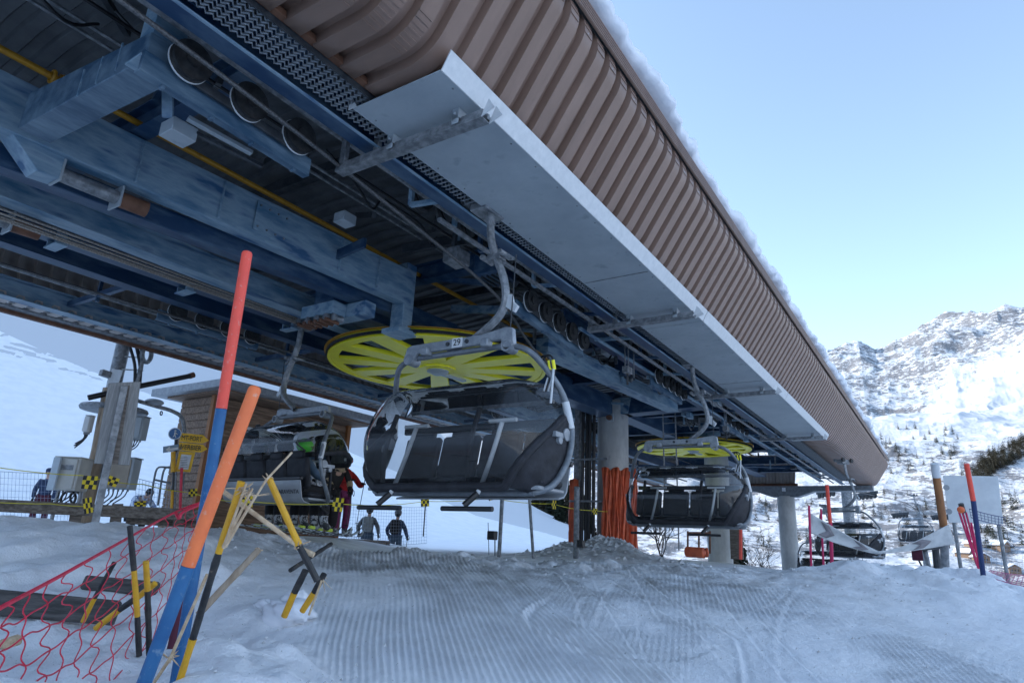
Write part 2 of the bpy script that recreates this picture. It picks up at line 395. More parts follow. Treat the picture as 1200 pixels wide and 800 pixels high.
def H_far(X, Y):
    X = np.asarray(X, float); Y = np.asarray(Y, float)
    r = np.hypot(X, Y) + 1e-6; az = np.degrees(np.arctan2(X, Y))
    skel = np.interp(az, SKY_AZ, SKY_EL)
    # valley and mountain on the right and straight ahead
    wob = fbm(X / 260, Y / 260, 4, 60)
    el = np.interp(r * (1 + .10 * wob), [0, 45, 120, 300, 520, 760, 950, 1150, 1350, 1600, 2000, 2600, 3000, 6000],
                   [-.2, -1.5, -6.5, -4.6, -1.2, 2.6, 5.2, 8.4, 9.6, 9.9, 12.4, 15.2, 16.2, 11])
    el = np.where(r > 1500, el + (skel - 16.0) * sstep(1500, 3000, r), el)
    z1 = r * np.tan(np.radians(el))
    amp = sstep(150, 900, r) * (20 + r * .028)
    z1 = z1 + amp * ((ridged(X / 650, Y / 650, 5, 70) - .45) * 1.5 + .25 * (ridged(X / 150, Y / 150, 4, 71) - .45)) + sstep(80, 400, r) * 9 * fbm(X / 90, Y / 90, 5, 80)
    # smooth shaded hill on the left that stands between the place and the sun
    hel = np.interp(az, [-180, -150, -110, -95, -85, -73, -62, -50, -43, -40, -36, -33, -29.3, -26.5, -24, -20, 170, 180], [24, 25.5, 26.8, 27.2, 27.0, 23.5, 20.5, 18, 13, 9.0, 5.6, 4.2, 2.6, 1.1, -.9, -4, -4, 20])
    prof = np.interp(r, [0, 22, 45, 80, 120, 160, 220, 600, 2500], [0, 0, .22, .62, .92, 1.0, 1.02, .75, .2])
    z2 = np.where(r < 220, r, 220) * np.tan(np.radians(hel)) * prof
    z2 = z2 + sstep(40, 120, r) * (4.5 * fbm(X / 55, Y / 55, 3, 90) + .25 * fbm(X / 9, Y / 16, 3, 95)) - .1
    t = sstep(-26, -36, az) if False else None
    return np.maximum(z1, np.where(hel > -1, z2, -1e3))
def H(X, Y, detail=True):
    r = np.hypot(X, Y); k = sstep(26, 60, r)
    return H_near(X, Y, detail) * (1 - k) + H_far(X, Y) * k
def gz(x, y): return float(H(np.array([x]), np.array([y]))[0])

def np_mesh(name, V, nu, nv, mat):
    me = bpy.data.meshes.new(name)
    i, j = np.meshgrid(np.arange(nu - 1), np.arange(nv - 1), indexing='ij')
    a = (i * nv + j).ravel(); F = np.stack([a, a + nv, a + nv + 1, a + 1], 1)
    me.vertices.add(nu * nv); me.vertices.foreach_set('co', V.astype(np.float32).ravel())
    nf = len(F); me.loops.add(nf * 4); me.loops.foreach_set('vertex_index', F.astype(np.int32).ravel())
    me.polygons.add(nf); me.polygons.foreach_set('loop_start', np.arange(0, nf * 4, 4, dtype=np.int32))
    me.polygons.foreach_set('loop_total', np.full(nf, 4, np.int32)) if False else None
    me.polygons.foreach_set('use_smooth', np.ones(nf, bool))
    me.update(calc_edges=True); me.validate(); me.materials.append(mat)
    o = bpy.data.objects.new(name, me); col.objects.link(o); return o

def snow_mat(name, far):
    mt = bpy.data.materials.new(name); mt.use_nodes = True; nt = mt.node_tree; N = nt.nodes; L = nt.links
    b = N['Principled BSDF']; b.inputs['Roughness'].default_value = .62; b.inputs['Specular IOR Level'].default_value = .3
    tc = N.new('ShaderNodeTexCoord')
    def noise(s, d=8, r=.55, off=(0, 0, 0), sc=(1, 1, 1)):
        mp = N.new('ShaderNodeMapping'); mp.inputs['Scale'].default_value = sc; mp.inputs['Location'].default_value = off
        L.new(tc.outputs['Object'], mp.inputs[0]); n = N.new('ShaderNodeTexNoise'); n.inputs['Scale'].default_value = s; n.inputs['Detail'].default_value = d; n.inputs['Roughness'].default_value = r
        L.new(mp.outputs[0], n.inputs['Vector']); return n.outputs['Fac']
    def mr(x, a, b_, c=0, d=1):
        n = N.new('ShaderNodeMapRange'); n.inputs[1].default_value = a; n.inputs[2].default_value = b_; n.inputs[3].default_value = c; n.inputs[4].default_value = d; L.new(x, n.inputs[0]); return n.outputs[0]
    def mul(a, c, op='MULTIPLY'):
        n = N.new('ShaderNodeMath'); n.operation = op; n.use_clamp = False
        for i, q in enumerate((a, c)):
            if isinstance(q, (int, float)): n.inputs[i].default_value = q
            else: L.new(q, n.inputs[i])
        return n.outputs[0]
    def mix(f, a, c):
        n = N.new('ShaderNodeMix'); n.data_type = 'RGBA'; L.new(f, n.inputs[0])
        for i, q in ((6, a), (7, c)):
            if isinstance(q, tuple): n.inputs[i].default_value = (*q, 1)
            else: L.new(q, n.inputs[i])
        return n.outputs[2]
    bp = N.new('ShaderNodeBump')
    if not far:
        colr = mix(mr(noise(1.3), .4, .65), (.93, .94, .95), (.85, .87, .90))
        at = N.new('ShaderNodeAttribute'); at.attribute_name = 'dirt'
        g = mul(at.outputs['Fac'], mr(noise(3.5, 10, .7), .32, .62))
        colr = mix(g, colr, (.36, .35, .34))
        L.new(colr, b.inputs['Base Color'])
        hgt = mul(mul(noise(14, 8, .6), .5), mul(noise(90, 4, .6), .22), 'ADD')
        bp.inputs['Strength'].default_value = .9; bp.inputs['Distance'].default_value = .045
        L.new(hgt, bp.inputs['Height'])
    else:
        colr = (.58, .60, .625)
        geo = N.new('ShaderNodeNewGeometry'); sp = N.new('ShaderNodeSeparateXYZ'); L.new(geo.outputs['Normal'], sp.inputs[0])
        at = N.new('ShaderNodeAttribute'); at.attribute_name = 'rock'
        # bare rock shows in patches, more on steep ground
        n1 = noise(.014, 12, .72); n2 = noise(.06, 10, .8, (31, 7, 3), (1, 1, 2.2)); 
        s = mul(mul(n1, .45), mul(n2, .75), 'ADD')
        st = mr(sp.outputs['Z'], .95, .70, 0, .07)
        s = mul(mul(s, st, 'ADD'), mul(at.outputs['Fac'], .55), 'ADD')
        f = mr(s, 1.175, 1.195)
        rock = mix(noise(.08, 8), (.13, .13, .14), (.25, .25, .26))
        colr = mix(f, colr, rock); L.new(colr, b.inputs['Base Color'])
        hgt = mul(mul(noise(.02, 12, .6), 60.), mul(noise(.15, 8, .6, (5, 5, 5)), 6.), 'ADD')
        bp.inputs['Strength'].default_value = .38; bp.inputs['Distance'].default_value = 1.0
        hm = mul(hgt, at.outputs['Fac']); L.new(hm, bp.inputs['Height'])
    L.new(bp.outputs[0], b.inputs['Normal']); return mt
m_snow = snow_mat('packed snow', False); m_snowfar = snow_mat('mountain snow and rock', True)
m_snowc = M('clean snow', (.86, .87, .90), (.78, .80, .84), scale=4, rough=.6, bump=.5, bscale=20)

def ground():
    dw = np.concatenate([-np.geomspace(6, 64, 45)[::-1], np.arange(-5.96, -.6, .045), np.arange(-.6, 4.6, .0105), np.arange(4.62, 9, .035), np.geomspace(9.1, 64, 50)])
    dv = np.concatenate([-np.geomspace(1.5, 64, 30)[::-1], np.arange(-1.4, 2.2, .1), np.arange(2.25, 12, .045), np.arange(12.05, 20, .12), np.geomspace(20.2, 64, 60)])
    A, B = np.meshgrid(dw, dv, indexing='ij')
    X = .681 * A - .732 * B; Y = .732 * A + .681 * B
    Z = H(X, Y)
    # groomed ridges pressed into the run
    warp = .10 * fbm(X * .35, Y * .35, 3, 15) + .035 * (B - 6) * sstep(1.2, 3.5, A)
    th = np.where(A > 1.9, 0, 0)
    msk = sstep(-.5, -.1, A - .06 * (9 - B)) * sstep(4.5, 3.2, A + .35 * (B - 8)) * sstep(3.9, 5.2, B + .35 * A) * sstep(8.9, 8.0, B)
    msk = msk * sstep(-.55, .05, fbm(X * .9, Y * .9, 4, 18)) 
    ph = (A + warp) / .046
    a1 = (1 - np.abs(np.sin(np.pi * ph))) * .013
    # a second pass crossing it on the right
    ph2 = (A * .86 - B * .5 + warp) / .046
    a2 = (1 - np.abs(np.sin(np.pi * ph2))) * .011
    sel = sstep(1.7, 1.9, A + .22 * (B - 6) + .15 * fbm(X * .8, Y * .8, 2, 77))
    Z = Z + msk * 1.65 * (a1 * (1 - sel) + a2 * sel)
    # ski tracks
    def track(x0, y0, x1, y1, bend, wd, dp):
        L_ = math.hypot(x1 - x0, y1 - y0); ux, uy = (x1 - x0) / L_, (y1 - y0) / L_
        s = (X - x0) * ux + (Y - y0) * uy; t = -(X - x0) * uy + (Y - y0) * ux
        t = t - bend * np.sin(np.clip(s / L_, 0, 1) * math.pi)
        k = sstep(-.2, .3, s) * sstep(L_ + .2, L_ - .3, s)
        return -k * dp * np.exp(-(t / wd) ** 2) + k * dp * .9 * np.exp(-((t - wd * 2.0) / (wd * .9)) ** 2)
    for i in range(22):
        rr = random.Random(i * 7 + 1)
        x0 = rr.uniform(-2.6, 1.2); y0 = rr.uniform(3.0, 6.0); L_ = rr.uniform(2, 5); an = R(rr.uniform(-50, 25))
        Z = Z + track(x0, y0, x0 + L_ * math.sin(an), y0 + L_ * math.cos(an), rr.uniform(-.25, .25), rr.uniform(.012, .02), rr.uniform(.003, .008))
    Z = Z + track(-2.3, 4.6, -3.1, 5.5, .30, .035, .018) + track(-1.6, 5.3, -2.3, 4.5, .2, .03, .012) + track(-1.2, 3.4, -1.5, 5.6, -.16, .02, .014) + track(-1.5, 5.6, -3.1, 7.4, .12, .02, .012)
    Z = Z + .012 * fbm(X * 7, Y * 7, 3, 25) * sstep(14, 8, B) * (1 - .7 * msk)
    V = np.stack([X, Y, Z], -1).reshape(-1, 3)
    o = np_mesh('snow_ground', V, len(dw), len(dv), m_snow)
    v = X * -.6 + Y * .8
    dirt = np.exp(-((v - 8.0) / 1.5) ** 2) * sstep(-3.5, -1.5, A - .2) * sstep(7.5, 4, A) * 1.0
    dirt = dirt + .8 * np.exp(-((X + 6.6) ** 2 + (Y - 13.6) ** 2) / 3) + .5 * sstep(9, 10, v) * sstep(-13, -10, X) * sstep(-1, -3, X)
    dirt = dirt + .28 * msk
    att = o.data.attributes.new('dirt', 'FLOAT', 'POINT'); att.data.foreach_set('value', np.clip(dirt, 0, 1).astype(np.float32).ravel())
    tag(o, 'trampled and groomed shaded snow covering the run and platform', kind='structure')
ground()
def slopes():
    az = np.radians(np.concatenate([np.arange(-180, -80, 1.5), np.arange(-80, -24, .3), np.arange(-24, -11, .12), np.arange(-11, 9, .045), np.arange(9, 30, .5), np.arange(30, 180.1, 2.5)]))
    r = np.concatenate([np.geomspace(40, 300, 110), np.geomspace(303, 3400, 420), np.geomspace(3450, 7000, 14)])
    A, B = np.meshgrid(az, r, indexing='ij'); X = B * np.sin(A); Y = B * np.cos(A)
    Z = H(X, Y) - sstep(66, 50, B) * .6
    V = np.stack([X, Y, Z], -1).reshape(-1, 3)
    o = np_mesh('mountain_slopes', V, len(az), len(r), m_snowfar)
    rk = sstep(-34, -28, np.degrees(A)) * sstep(200, 500, B) * sstep(150, 60, np.degrees(A))
    band = 1 - .75 * np.exp(-((B - 1380) / 170) ** 2)          # the smooth bright shoulder
    band = band * (1 - .7 * np.exp(-((B - 1900) / 230) ** 2) * sstep(-2, 3, np.degrees(A)))
    rk = rk * band * (1 + .04 * sstep(950, 700, B))
    att = o.data.attributes.new('rock', 'FLOAT', 'POINT'); att.data.foreach_set('value', rk.astype(np.float32).ravel())
    tag(o, 'snow covered mountain slopes with rock outcrops rising behind the valley', kind='structure')
slopes()
# ------------------------------------------------------------------ the lift station
Y0, Y1 = -3.2, 36.0
ST = thing('lift_station', 'long brown ribbed chairlift station on columns with blue steelwork and yellow bullwheels', 'lift station', (-7.6, 16.2, 0))

def wall_rows(prof, inset, y0, y1, pitch, depth, top=None):
    """ribbed sheet: prof = [(x,z)], ribs stand out along the outward normal"""
    pr = [Vector((p[0], 0, p[1])) for p in prof]; nr = []
    for i in range(len(pr)):
        t = (pr[min(i + 1, len(pr) - 1)] - pr[max(i - 1, 0)]).normalized(); nr.append(Vector((t.z, 0, -t.x)) * inset)
    rows = []; n = int((y1 - y0) / pitch)
    for k in range(n + 1):
        yb = y0 + k * pitch
        for fy, o in ((0, 0), (.32, 0), (.39, 1), (.94, 1)):
            y = yb + fy * pitch
            if y > y1 + 1e-3: break
            rows.append([(p.x + q.x * depth * o, y, p.z + q.z * depth * o) for p, q in zip(pr, nr)])
    return rows
def arc(c, r, a0, a1, n):
    return [(c[0] + r * math.cos(R(a0 + (a1 - a0) * i / n)), c[1] + r * math.sin(R(a0 + (a1 - a0) * i / n))) for i in range(n + 1)]
# right hand wall: a short flat tuck under the edge, a bend, the outward leaning face, and a bend into the roof
lower = [(-3.54, 3.53), (-3.30, 3.535)] + arc((-3.10, 3.885), .35, -88, -32.45, 7)
upper = arc((-2.56, 4.52), .235, -32.45, 40, 8)
prof_r = lower + upper
MB().sheet(wall_rows(prof_r, 1, Y0, Y1, .265, .074)).build('wall_cladding', m_brown, ST, angle=.5, solid=.004)
# crimps pressed across the ribs where the sheet bends
cr = MB()
for cx, cz, r_, a0, a1, n in ((-3.10, 3.885, .35, -84, -32, 8), (-2.56, 4.52, .235, -14, 36, 4)):
    for y in np.arange(Y0, 2.7 if cx < -3 else 17, .265):
        for i in range(n):
            a = R(a0 + (a1 - a0) * (i + .5) / n); rr = r_ + .078
            p = Vector((cx + rr * math.cos(a), 0, cz + rr * math.sin(a)))
            cr.bar((p.x, y + .265 * .38, p.z), (p.x, y + .265 * .91, p.z), .012, .008, up=(math.cos(a), 0, math.sin(a)))
tag(cr.build('bend_crimp', m_brown, ST), kind='stuff')
MB().prism([(-3.56, 3.47), (-3.50, 3.47), (-3.50, 3.52), (-3.56, 3.60)], Y0, Y1).build('edge_trim', m_rust, ST)
# left hand wall mirrors it, seen mostly from inside
XM = -15.85
prof_l = [(XM - x - .02, z) for x, z in prof_r]
MB().sheet(wall_rows(prof_l, -1, Y0, Y1, .265, .074)).build('wall_cladding', m_browni, ST, angle=.5, solid=.004)
MB().prism([(-13.15, 3.38), (-13.05, 3.38), (-13.05, 3.50), (-13.15, 3.50)], Y0, Y1).build('edge_trim', m_rust, ST)
# roof: flashing strip, then the flat sheets
MB().prism([(-2.235, 4.62), (-2.215, 4.62), (-2.215, 4.80), (-2.36, 4.93), (-2.38, 4.91), (-2.235, 4.79)], Y0, Y1).build('roof_flashing', m_brown, ST)
fl = MB()
for i in range(5):
    fl.bar((-2.212, Y0, 4.635 + i * .035), (-2.212, Y1, 4.635 + i * .035), .006, .012)
fl.build('flashing_rib', m_brown, ST)
def roof_pts():
    return [(-2.36, 4.9), (-4.0, 5.05), (-7.9, 5.35), (-11.8, 5.12), (-13.5, 5.0)]
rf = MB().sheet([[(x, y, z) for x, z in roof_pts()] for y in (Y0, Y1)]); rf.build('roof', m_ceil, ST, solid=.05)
# ribbed ceiling sheets hung below
ce = []
for k in range(int((Y1 - Y0) / .30)):
    yb = Y0 + k * .30
    for fy, o in ((0, 0), (.45, 0), (.55, 1), (.92, 1)):
        ce.append([(x, yb + fy * .30, z - .12 + o * .05) for x, z in roof_pts()])
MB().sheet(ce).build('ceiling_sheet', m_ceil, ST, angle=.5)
# far end wall with its tapered underside
ew = MB(); 
rows = []
for k in range(64):
    for fx, o in ((0, 0), (.3, 0), (.4, 1), (.9, 1)):
        x = -13.2 + (k + fx) * .168
        zb = 3.62 if -10.2 < x < -6.4 else 4.4
        rows.append([(x, Y1 - .2 - o * .04, zb), (x, Y1 - .2 - o * .04, 5.1)])
ew.sheet(rows).build('end_wall', m_browni, ST, angle=.5)
MB().span((-10.3, Y1 - .32, 3.52), (-6.3, Y1 - .05, 3.64)).build('end_trim', m_rust, ST, bevel=.01)

# galvanised soffit panels with their bright outer lip
for (ya, yb) in ((3.09, 9.42), (9.44, 15.3), (15.32, 21.1)):
    MB().span((-3.76, ya, 3.395), (-2.83, yb, 3.405)).build('soffit_panel', m_galvs, ST, bevel=.002)
    MB().prism([(-2.826, 3.392), (-2.815, 3.392), (-2.735, 3.545), (-2.745, 3.552)], ya, yb).build('soffit_lip', m_galvl, ST)
MB().plate([(-3.80, 3.085, 3.392), (-3.70, 3.085, 3.392), (-3.80, 3.085, 3.55)], .006).build('corner_plate', m_galvl, ST)
for y in (3.58, 8.77, 13.98, 19.9):
    b = MB()
    b.span((-4.42, y - .055, 3.235), (-2.74, y + .055, 3.243)); b.span((-4.42, y - .055, 3.243), (-2.74, y - .047, 3.265)); b.span((-4.42, y + .047, 3.243), (-2.74, y + .055, 3.265))
    b.span((-4.42, y - .047, 3.317), (-2.74, y - .022, 3.265)); b.span((-4.42, y + .022, 3.317), (-2.74, y + .047, 3.265))
    br = b.build('support_channel', m_galvd, ST, bevel=.002)
    for x in (-3.72, -3.0):
        c = MB().span((x - .035, y - .075, 3.30), (x + .035, y + .06, 3.394)); c.span((x - .035, y - .075, 3.25), (x + .035, y - .067, 3.30)); c.cyl((x, y - .09, 3.34), (x, y - .07, 3.34), .012, 6)
        c.build('clamp', m_galvs, br, bevel=.003)
    MB().plate([(-2.74, y - .06, 3.23), (-2.62, y - .05, 3.28), (-2.68, y - .05, 3.38)], .008).build('end_tab', m_galvl, br); e = MB(); e.plate([(-2.74, y + .05, 3.23), (-2.62, y + .06, 3.28), (-2.68, y + .05, 3.38)], .008)
    e.build('end_tab', m_galvl, br)
    MB().bar((-4.38, y, 3.33), (-4.38, y, 3.72), .07, .05, up=(0, 1, 0)).build('channel_hanger', m_galvd, ST, bevel=.004); h = MB(); h.bar((-3.98, y + .03, 3.33), (-3.98, y + .03, 3.62), .06, .05, up=(0, 1, 0)); h.build('channel_hanger', m_galvd, ST, bevel=.004)

# expanded metal walkway
g = MB()
for i in range(9):
    x0 = -3.915 + i * .045
    if x0 > -3.56: break
    pts = []
    y = Y0; k = 0
    while y < 9.0:
        pts.append((x0 + (.020 if k % 2 else -.020), y)); y += .032; k += 1
    vs = []; fs = []
    for a, (x, y) in enumerate(pts):
        vs += [(x - .004, y, 3.435), (x + .006, y, 3.455)]
    fs = [(2 * a, 2 * a + 1, 2 * a + 3, 2 * a + 2) for a in range(len(pts) - 1)]
    g.add(vs, fs)
for y in np.arange(9.0, 33, .09): g.bar((-3.93, y, 3.445), (-3.56, y, 3.445), .02, .012)
g.build('walkway_grating', m_grate, ST, solid=.004)
MB().span((-3.575, Y0, 3.42), (-3.562, Y1, 3.50)).build('walkway_edge', m_dark, ST)
# ---- longitudinal blue beams, right lane
def longbeam(name, x0, x1, z0, z1, ya, yb, mat, t=.016):
    w_ = abs(x1 - x0); xc = (x0 + x1) / 2
    return MB().ibeam((xc, ya, (z0 + z1) / 2), (xc, yb, (z0 + z1) / 2), w_, z1 - z0, t).build(name, mat, ST, bevel=.003)
longbeam('rail_beam', -4.15, -3.96, 3.40, 3.70, Y0, 34, m_blue)
MB().span((-3.975, Y0, 3.386), (-3.945, 34, 3.398)).build('beam_edge', m_blue2, ST, bevel=.002)
longbeam('rail_beam', -5.02, -4.86, 3.52, 3.76, 8.9, 34, m_blue)
MB().tube([(-4.42, Y0, 3.62), (-4.42, 34, 3.62)], .035, 8).build('running_rail', m_galvd, ST)
# left lane
longbeam('rail_beam', -12.55, -12.30, 3.45, 3.78, Y0, 34, m_blue2)
longbeam('rail_beam', -10.05, -9.80, 3.42, 3.72, Y0, 34, m_blue)
for i, (x, z) in enumerate(((-12.98, 3.50), (-12.86, 3.47), (-12.72, 3.50))):
    MB().bar((x, Y0, z), (x, 34, z), .05, .04).build('track_rail', m_galvd, ST, bevel=.004)
MB().tube([(-11.35, Y0, 3.62), (-11.35, 34, 3.62)], .035, 8).build('running_rail', m_galvd, ST)
longbeam('longitudinal_beam', -8.42, -8.15, 3.33, 3.66, Y0, 9.4, m_blue2)
# ---- big box spine, slightly skewed
def boxbeam(name, p0, p1, w_, h_, mat, parent=None, bevel=.008, flange=False):
    mb = MB().bar(p0, p1, w_, h_)
    if flange:
        d = (Vector(p1) - Vector(p0)); z = Vector((0, 0, 1)); z = (z - d.normalized() * d.normalized().z).normalized()
        for sgn in (-1, 1):
            o = z * sgn * (h_ / 2 + .009); mb.bar(Vector(p0) + o, Vector(p1) + o, w_ + .07, .016)
    return mb.build(name, mat, parent or ST, bevel=bevel)
sp = boxbeam('spine_beam', (-7.35, -2.2, 3.79), (-6.79, 7.15, 3.79), .20, .56, m_blue2, flange=False)
boxbeam('diagonal_beam', (-7.55, 1.3, 3.42), (-7.0, 8.6, 3.55), .22, .24, m_blue)
MB().span((-6.98, 7.02, 3.10), (-6.72, 7.24, 4.2)).build('post', m_blue2, ST, bevel=.006)
MB().span((-7.9, 6.4, 3.16), (-6.9, 6.62, 3.38)).build('cross_piece', m_blue2, ST, bevel=.006)
MB().span((-7.02, 6.9, 3.02), (-6.66, 7.3, 3.10)).build('foot_plate', m_blue2, ST, bevel=.004)
boxbeam('wheel_carrier', (-7.6, 6.2, 3.58), (-7.6, 16.2, 3.74), .42, .5, m_blue, flange=True)
boxbeam('wheel_carrier', (-7.6, 16.2, 3.90), (-7.6, 34.0, 4.05), .42, .5, m_blue, flange=True)
# light lower edge beams near the first column
boxbeam('longitudinal_beam', (-5.75, 9.6, 3.42), (-5.5, 15.6, 3.50), .26, .26, m_blue2, flange=True)
boxbeam('longitudinal_beam', (-9.9, 12.0, 3.6), (-9.9, 22, 3.6), .26, .3, m_blue2)
# hydraulic tensioner: bracket, cylinder and flanges beneath the spine
for (xa, ya, z, sc) in ((-7.17, 2.42, 3.38, 1.0), (-8.66, 2.0, 3.25, 1.0)):
    t = MB().cyl((xa, ya - .1, z), (xa + .06, ya + .62, z - .01), .075 * sc, 18).build('ram_cylinder', m_galvd, ST)
    f = MB()
    for yy in (ya - .10, ya + .48): f.box((xa + .02, yy, z), (.24, .022, .24))
    f.build('flange', m_galvs, t, bevel=.003)
    MB().cyl((xa + .05, ya + .50, z - .01), (xa + .08, ya + .78, z - .01), .088, 18).build('ram_cap', m_rust, t)
    MB().prism([(ya - .75, z + .30), (ya - .1, z + .30), (ya - .1, z - .10), (ya - .3, z - .12)], xa - .13, xa + .13, axis='x').build('ram_bracket', m_blue2, t, bevel=.006)
# transverse stub box carrying the first sheave battery
MB().prism([(-6.72, 3.42), (-4.52, 3.26), (-4.52, 3.50), (-6.72, 3.80)], 1.79, 2.06).build('stub_beam', m_blue3, ST, bevel=.008)
MB().span((-4.72, 1.80, 3.3), (-4.53, 2.05, 3.95)).build('post', m_blue2, ST, bevel=.006)
# ---- cross beams
for y in (-1.2, 2.9, 7.6, 11.4, 13.9, 18.4, 21.2, 25.7, 29.5, 32.5):
    z = 4.25 if y < 8 else 3.98
    MB().ibeam((-10.2, y, z), (-3.85, y, z), .2, .30, .016).build('cross_beam', m_blue, ST, bevel=.003)
for y in (.6, 5.2, 9.9, 16.0, 23.5, 27.6):
    MB().bar((-13.2, y, 4.85), (-2.6, y, 4.85), .12, .16).build('roof_purlin', m_dark, ST, bevel=.004)
for x in (-5.6, -9.2, -11.6):
    MB().bar((x, Y0, 4.74), (x, Y1 - .4, 4.74), .08, .1).build('roof_purlin', m_dark, ST)
# diagonal roof bracing
for y in (0.0, 5, 10, 16, 22, 28):
    MB().bar((-4.2, y, 4.4), (-6.6, y + 2.4, 4.9), .06, .06).build('roof_brace', m_dark, ST); MB().bar((-12.2, y, 4.2), (-9.6, y + 2.4, 4.8), .06, .06).build('roof_brace', m_dark, ST); b = MB(); b.bar((-5.0, y + 1, 3.7), (-4.05, y + 3.2, 4.5), .05, .05)
    b.build('roof_brace', m_dark, ST)
# outriggers between the rails (little triangular frames)
for k, y in enumerate(np.arange(4.7, 33, 1.3)):
    b = MB(); b.bar((-4.86 if y > 9 else -4.55, y, 3.50), (-4.1, y, 3.44), .05, .05); b.bar((-4.55, y, 3.50), (-4.55, y, 3.86), .05, .05, up=(0, 1, 0)); b.bar((-4.5, y + .02, 3.86), (-4.12, y + .02, 3.48), .04, .04)
    b.build('outrigger', m_blue2 if k % 2 == 0 else m_blue, ST, bevel=.003)
for k, y in enumerate(np.arange(.9, 33, 3.8)):
    b = MB(); b.bar((-12.35, y, 3.62), (-9.95, y, 3.62), .07, .09); b.bar((-11.35, y, 3.5), (-11.35, y, 3.95), .05, .05, up=(0, 1, 0)); b.build('outrigger', m_blue, ST)
# little brackets under the left beams
for y in (3.15, 4.9, 6.8):
    b = MB(); b.box((-9.1, y, 3.34), (.34, .14, .02)); b.box((-9.22, y, 3.42), (.02, .12, .16)); b.box((-9.0, y, 3.42), (.02, .12, .16)); b.build('cable_bracket', m_blue2, ST, bevel=.002)
MB().bar((-9.35, Y0, 3.50), (-9.05, 8.0, 3.50), .2, .14).build('cable_tray', m_blue, ST, bevel=.004)
# ochre pipe with a flange joint
py_ = MB().tube([(-6.98, Y0, 4.24), (-6.98, 30, 4.24)], .036, 12).build('gas_pipe', m_ypipe, ST)
j = MB(); j.cyl((-6.98, 2.05, 4.24), (-6.98, 2.28, 4.24), .065, 10)
for i in range(4): j.torus((-6.98, 2.0 + i * .085, 4.24), (0, 1, 0), .062, .018, 14, 6)
j.build('pipe_joint', m_ypipe, py_)
# ---- ropes
def rope(name, pts, r, mat, twist=True):
    o = MB().tube(pts, r, 8).build(name, mat, ST, angle=3); return o
WC = Vector((-7.6, 9.0, 3.10)); WR = 1.98
rope('hauling_rope', smooth_pts([(-4.03, -1.6, 3.32), (-4.19, 1.47, 3.31), (-4.38, 3.53, 3.29), (-4.83, 6.7, 3.26), (-5.35, 8.4, 3.17), (-5.60, 9.3, 3.12), (-5.70, 9.9, 3.10)], 8), .020, m_rope)
rope('hauling_rope', smooth_pts([(-10.7, -2.5, 3.36), (-10.3, 3.5, 3.30), (-9.85, 7.0, 3.2), (-9.62, 9.2, 3.12), (-9.5, 9.9, 3.10)], 8), .020, m_rope)
for k in range(4):
    dz = (.0, .05, -.12, -.17)[k]; dx = (0, .05, .16, .21)[k]
    rope('tension_rope', [(-8.62 + dx, -2.6, 3.22 + dz + .06), (-8.12 + dx * .5, 6.15, 3.16 + dz * .5)], .014, m_ropeb)
# conduits along the rail
for i, (x, z) in enumerate(((-4.25, 3.80), (-4.75, 3.9), (-5.3, 4.0), (-9.6, 3.9))):
    MB().tube([(x, Y0, z), (x, 33, z)], .02, 6).build('conduit', m_blackp, ST)
# ---- sheave batteries
def sheave(c, r, parent, w_=.07):
    wmb = MB().lathe(Vector(c) - Vector((w_ / 2, 0, 0)), (1, 0, 0), [(.03, -.02), (.06, -.02), (.06, .0), (r * .78, .01), (r, 0), (r, .012), (r * .9, w_ * .3), (r * .9, w_ * .7), (r, w_ - .012), (r, w_), (r * .78, w_ - .01), (.06, w_), (.06, w_ + .02), (.03, w_ + .02)], 28)
    wh = wmb.build('sheave', m_rubber, parent)
    MB().torus(Vector(c) - Vector((w_ / 2 + .004, 0, 0)), (1, 0, 0), r * .95, .013, 32, 6).build('flange_ring', m_galvl, wh)
    return wh
def battery(p0, p1, n, r, side, zoff, mat=m_blue3):
    p0 = Vector(p0); p1 = Vector(p1); d = (p1 - p0).normalized()
    b = MB().bar(p0, p1, .035, .17)
    b.bar(p0 + Vector((-.025, 0, -.085)), p1 + Vector((-.025, 0, -.085)), .085, .014)
    for t in (.12, .38, .62, .9):
        c = p0.lerp(p1, t); b.box(c + Vector((-.02, 0, -.1)), (.05, .03, .035))
    bo = b.build('sheave_bar', mat, ST, bevel=.004)
    for i in range(n):
        c = p0.lerp(p1, (i + .55) / n) + Vector((side, 0, zoff)); sheave(c, r, bo)
        MB().cyl(c - Vector((side, 0, 0)) - Vector((.03, 0, 0)), c, .022, 10).build('axle', m_galvd, bo)
    for i in range(n - 1):
        c = p0.lerp(p1, (i + 1.05) / n) + Vector((side * .5, 0, zoff * .4)); MB().bar(c - d * .2, c + d * .2, .03, .08).build('rocker_arm', m_dark, bo, bevel=.004)
    return bo
battery((-4.50, 1.76, 3.22), (-4.56, 3.35, 3.22), 3, .155, .12, .15)
battery((-4.74, 7.15, 3.20), (-4.95, 9.6, 3.20), 5, .15, .12, .13)
battery((-4.75, 12.2, 3.30), (-4.80, 14.2, 3.30), 5, .15, .12, .13)
battery((-4.75, 17.2, 3.36), (-4.80, 19.6, 3.36), 5, .15, .12, .13)
battery((-10.35, 5.2, 3.30), (-10.2, 7.0, 3.26), 4, .15, .12, .10)
battery((-10.35, 13.2, 3.40), (-10.35, 15.6, 3.40), 4, .15, .12, .10)
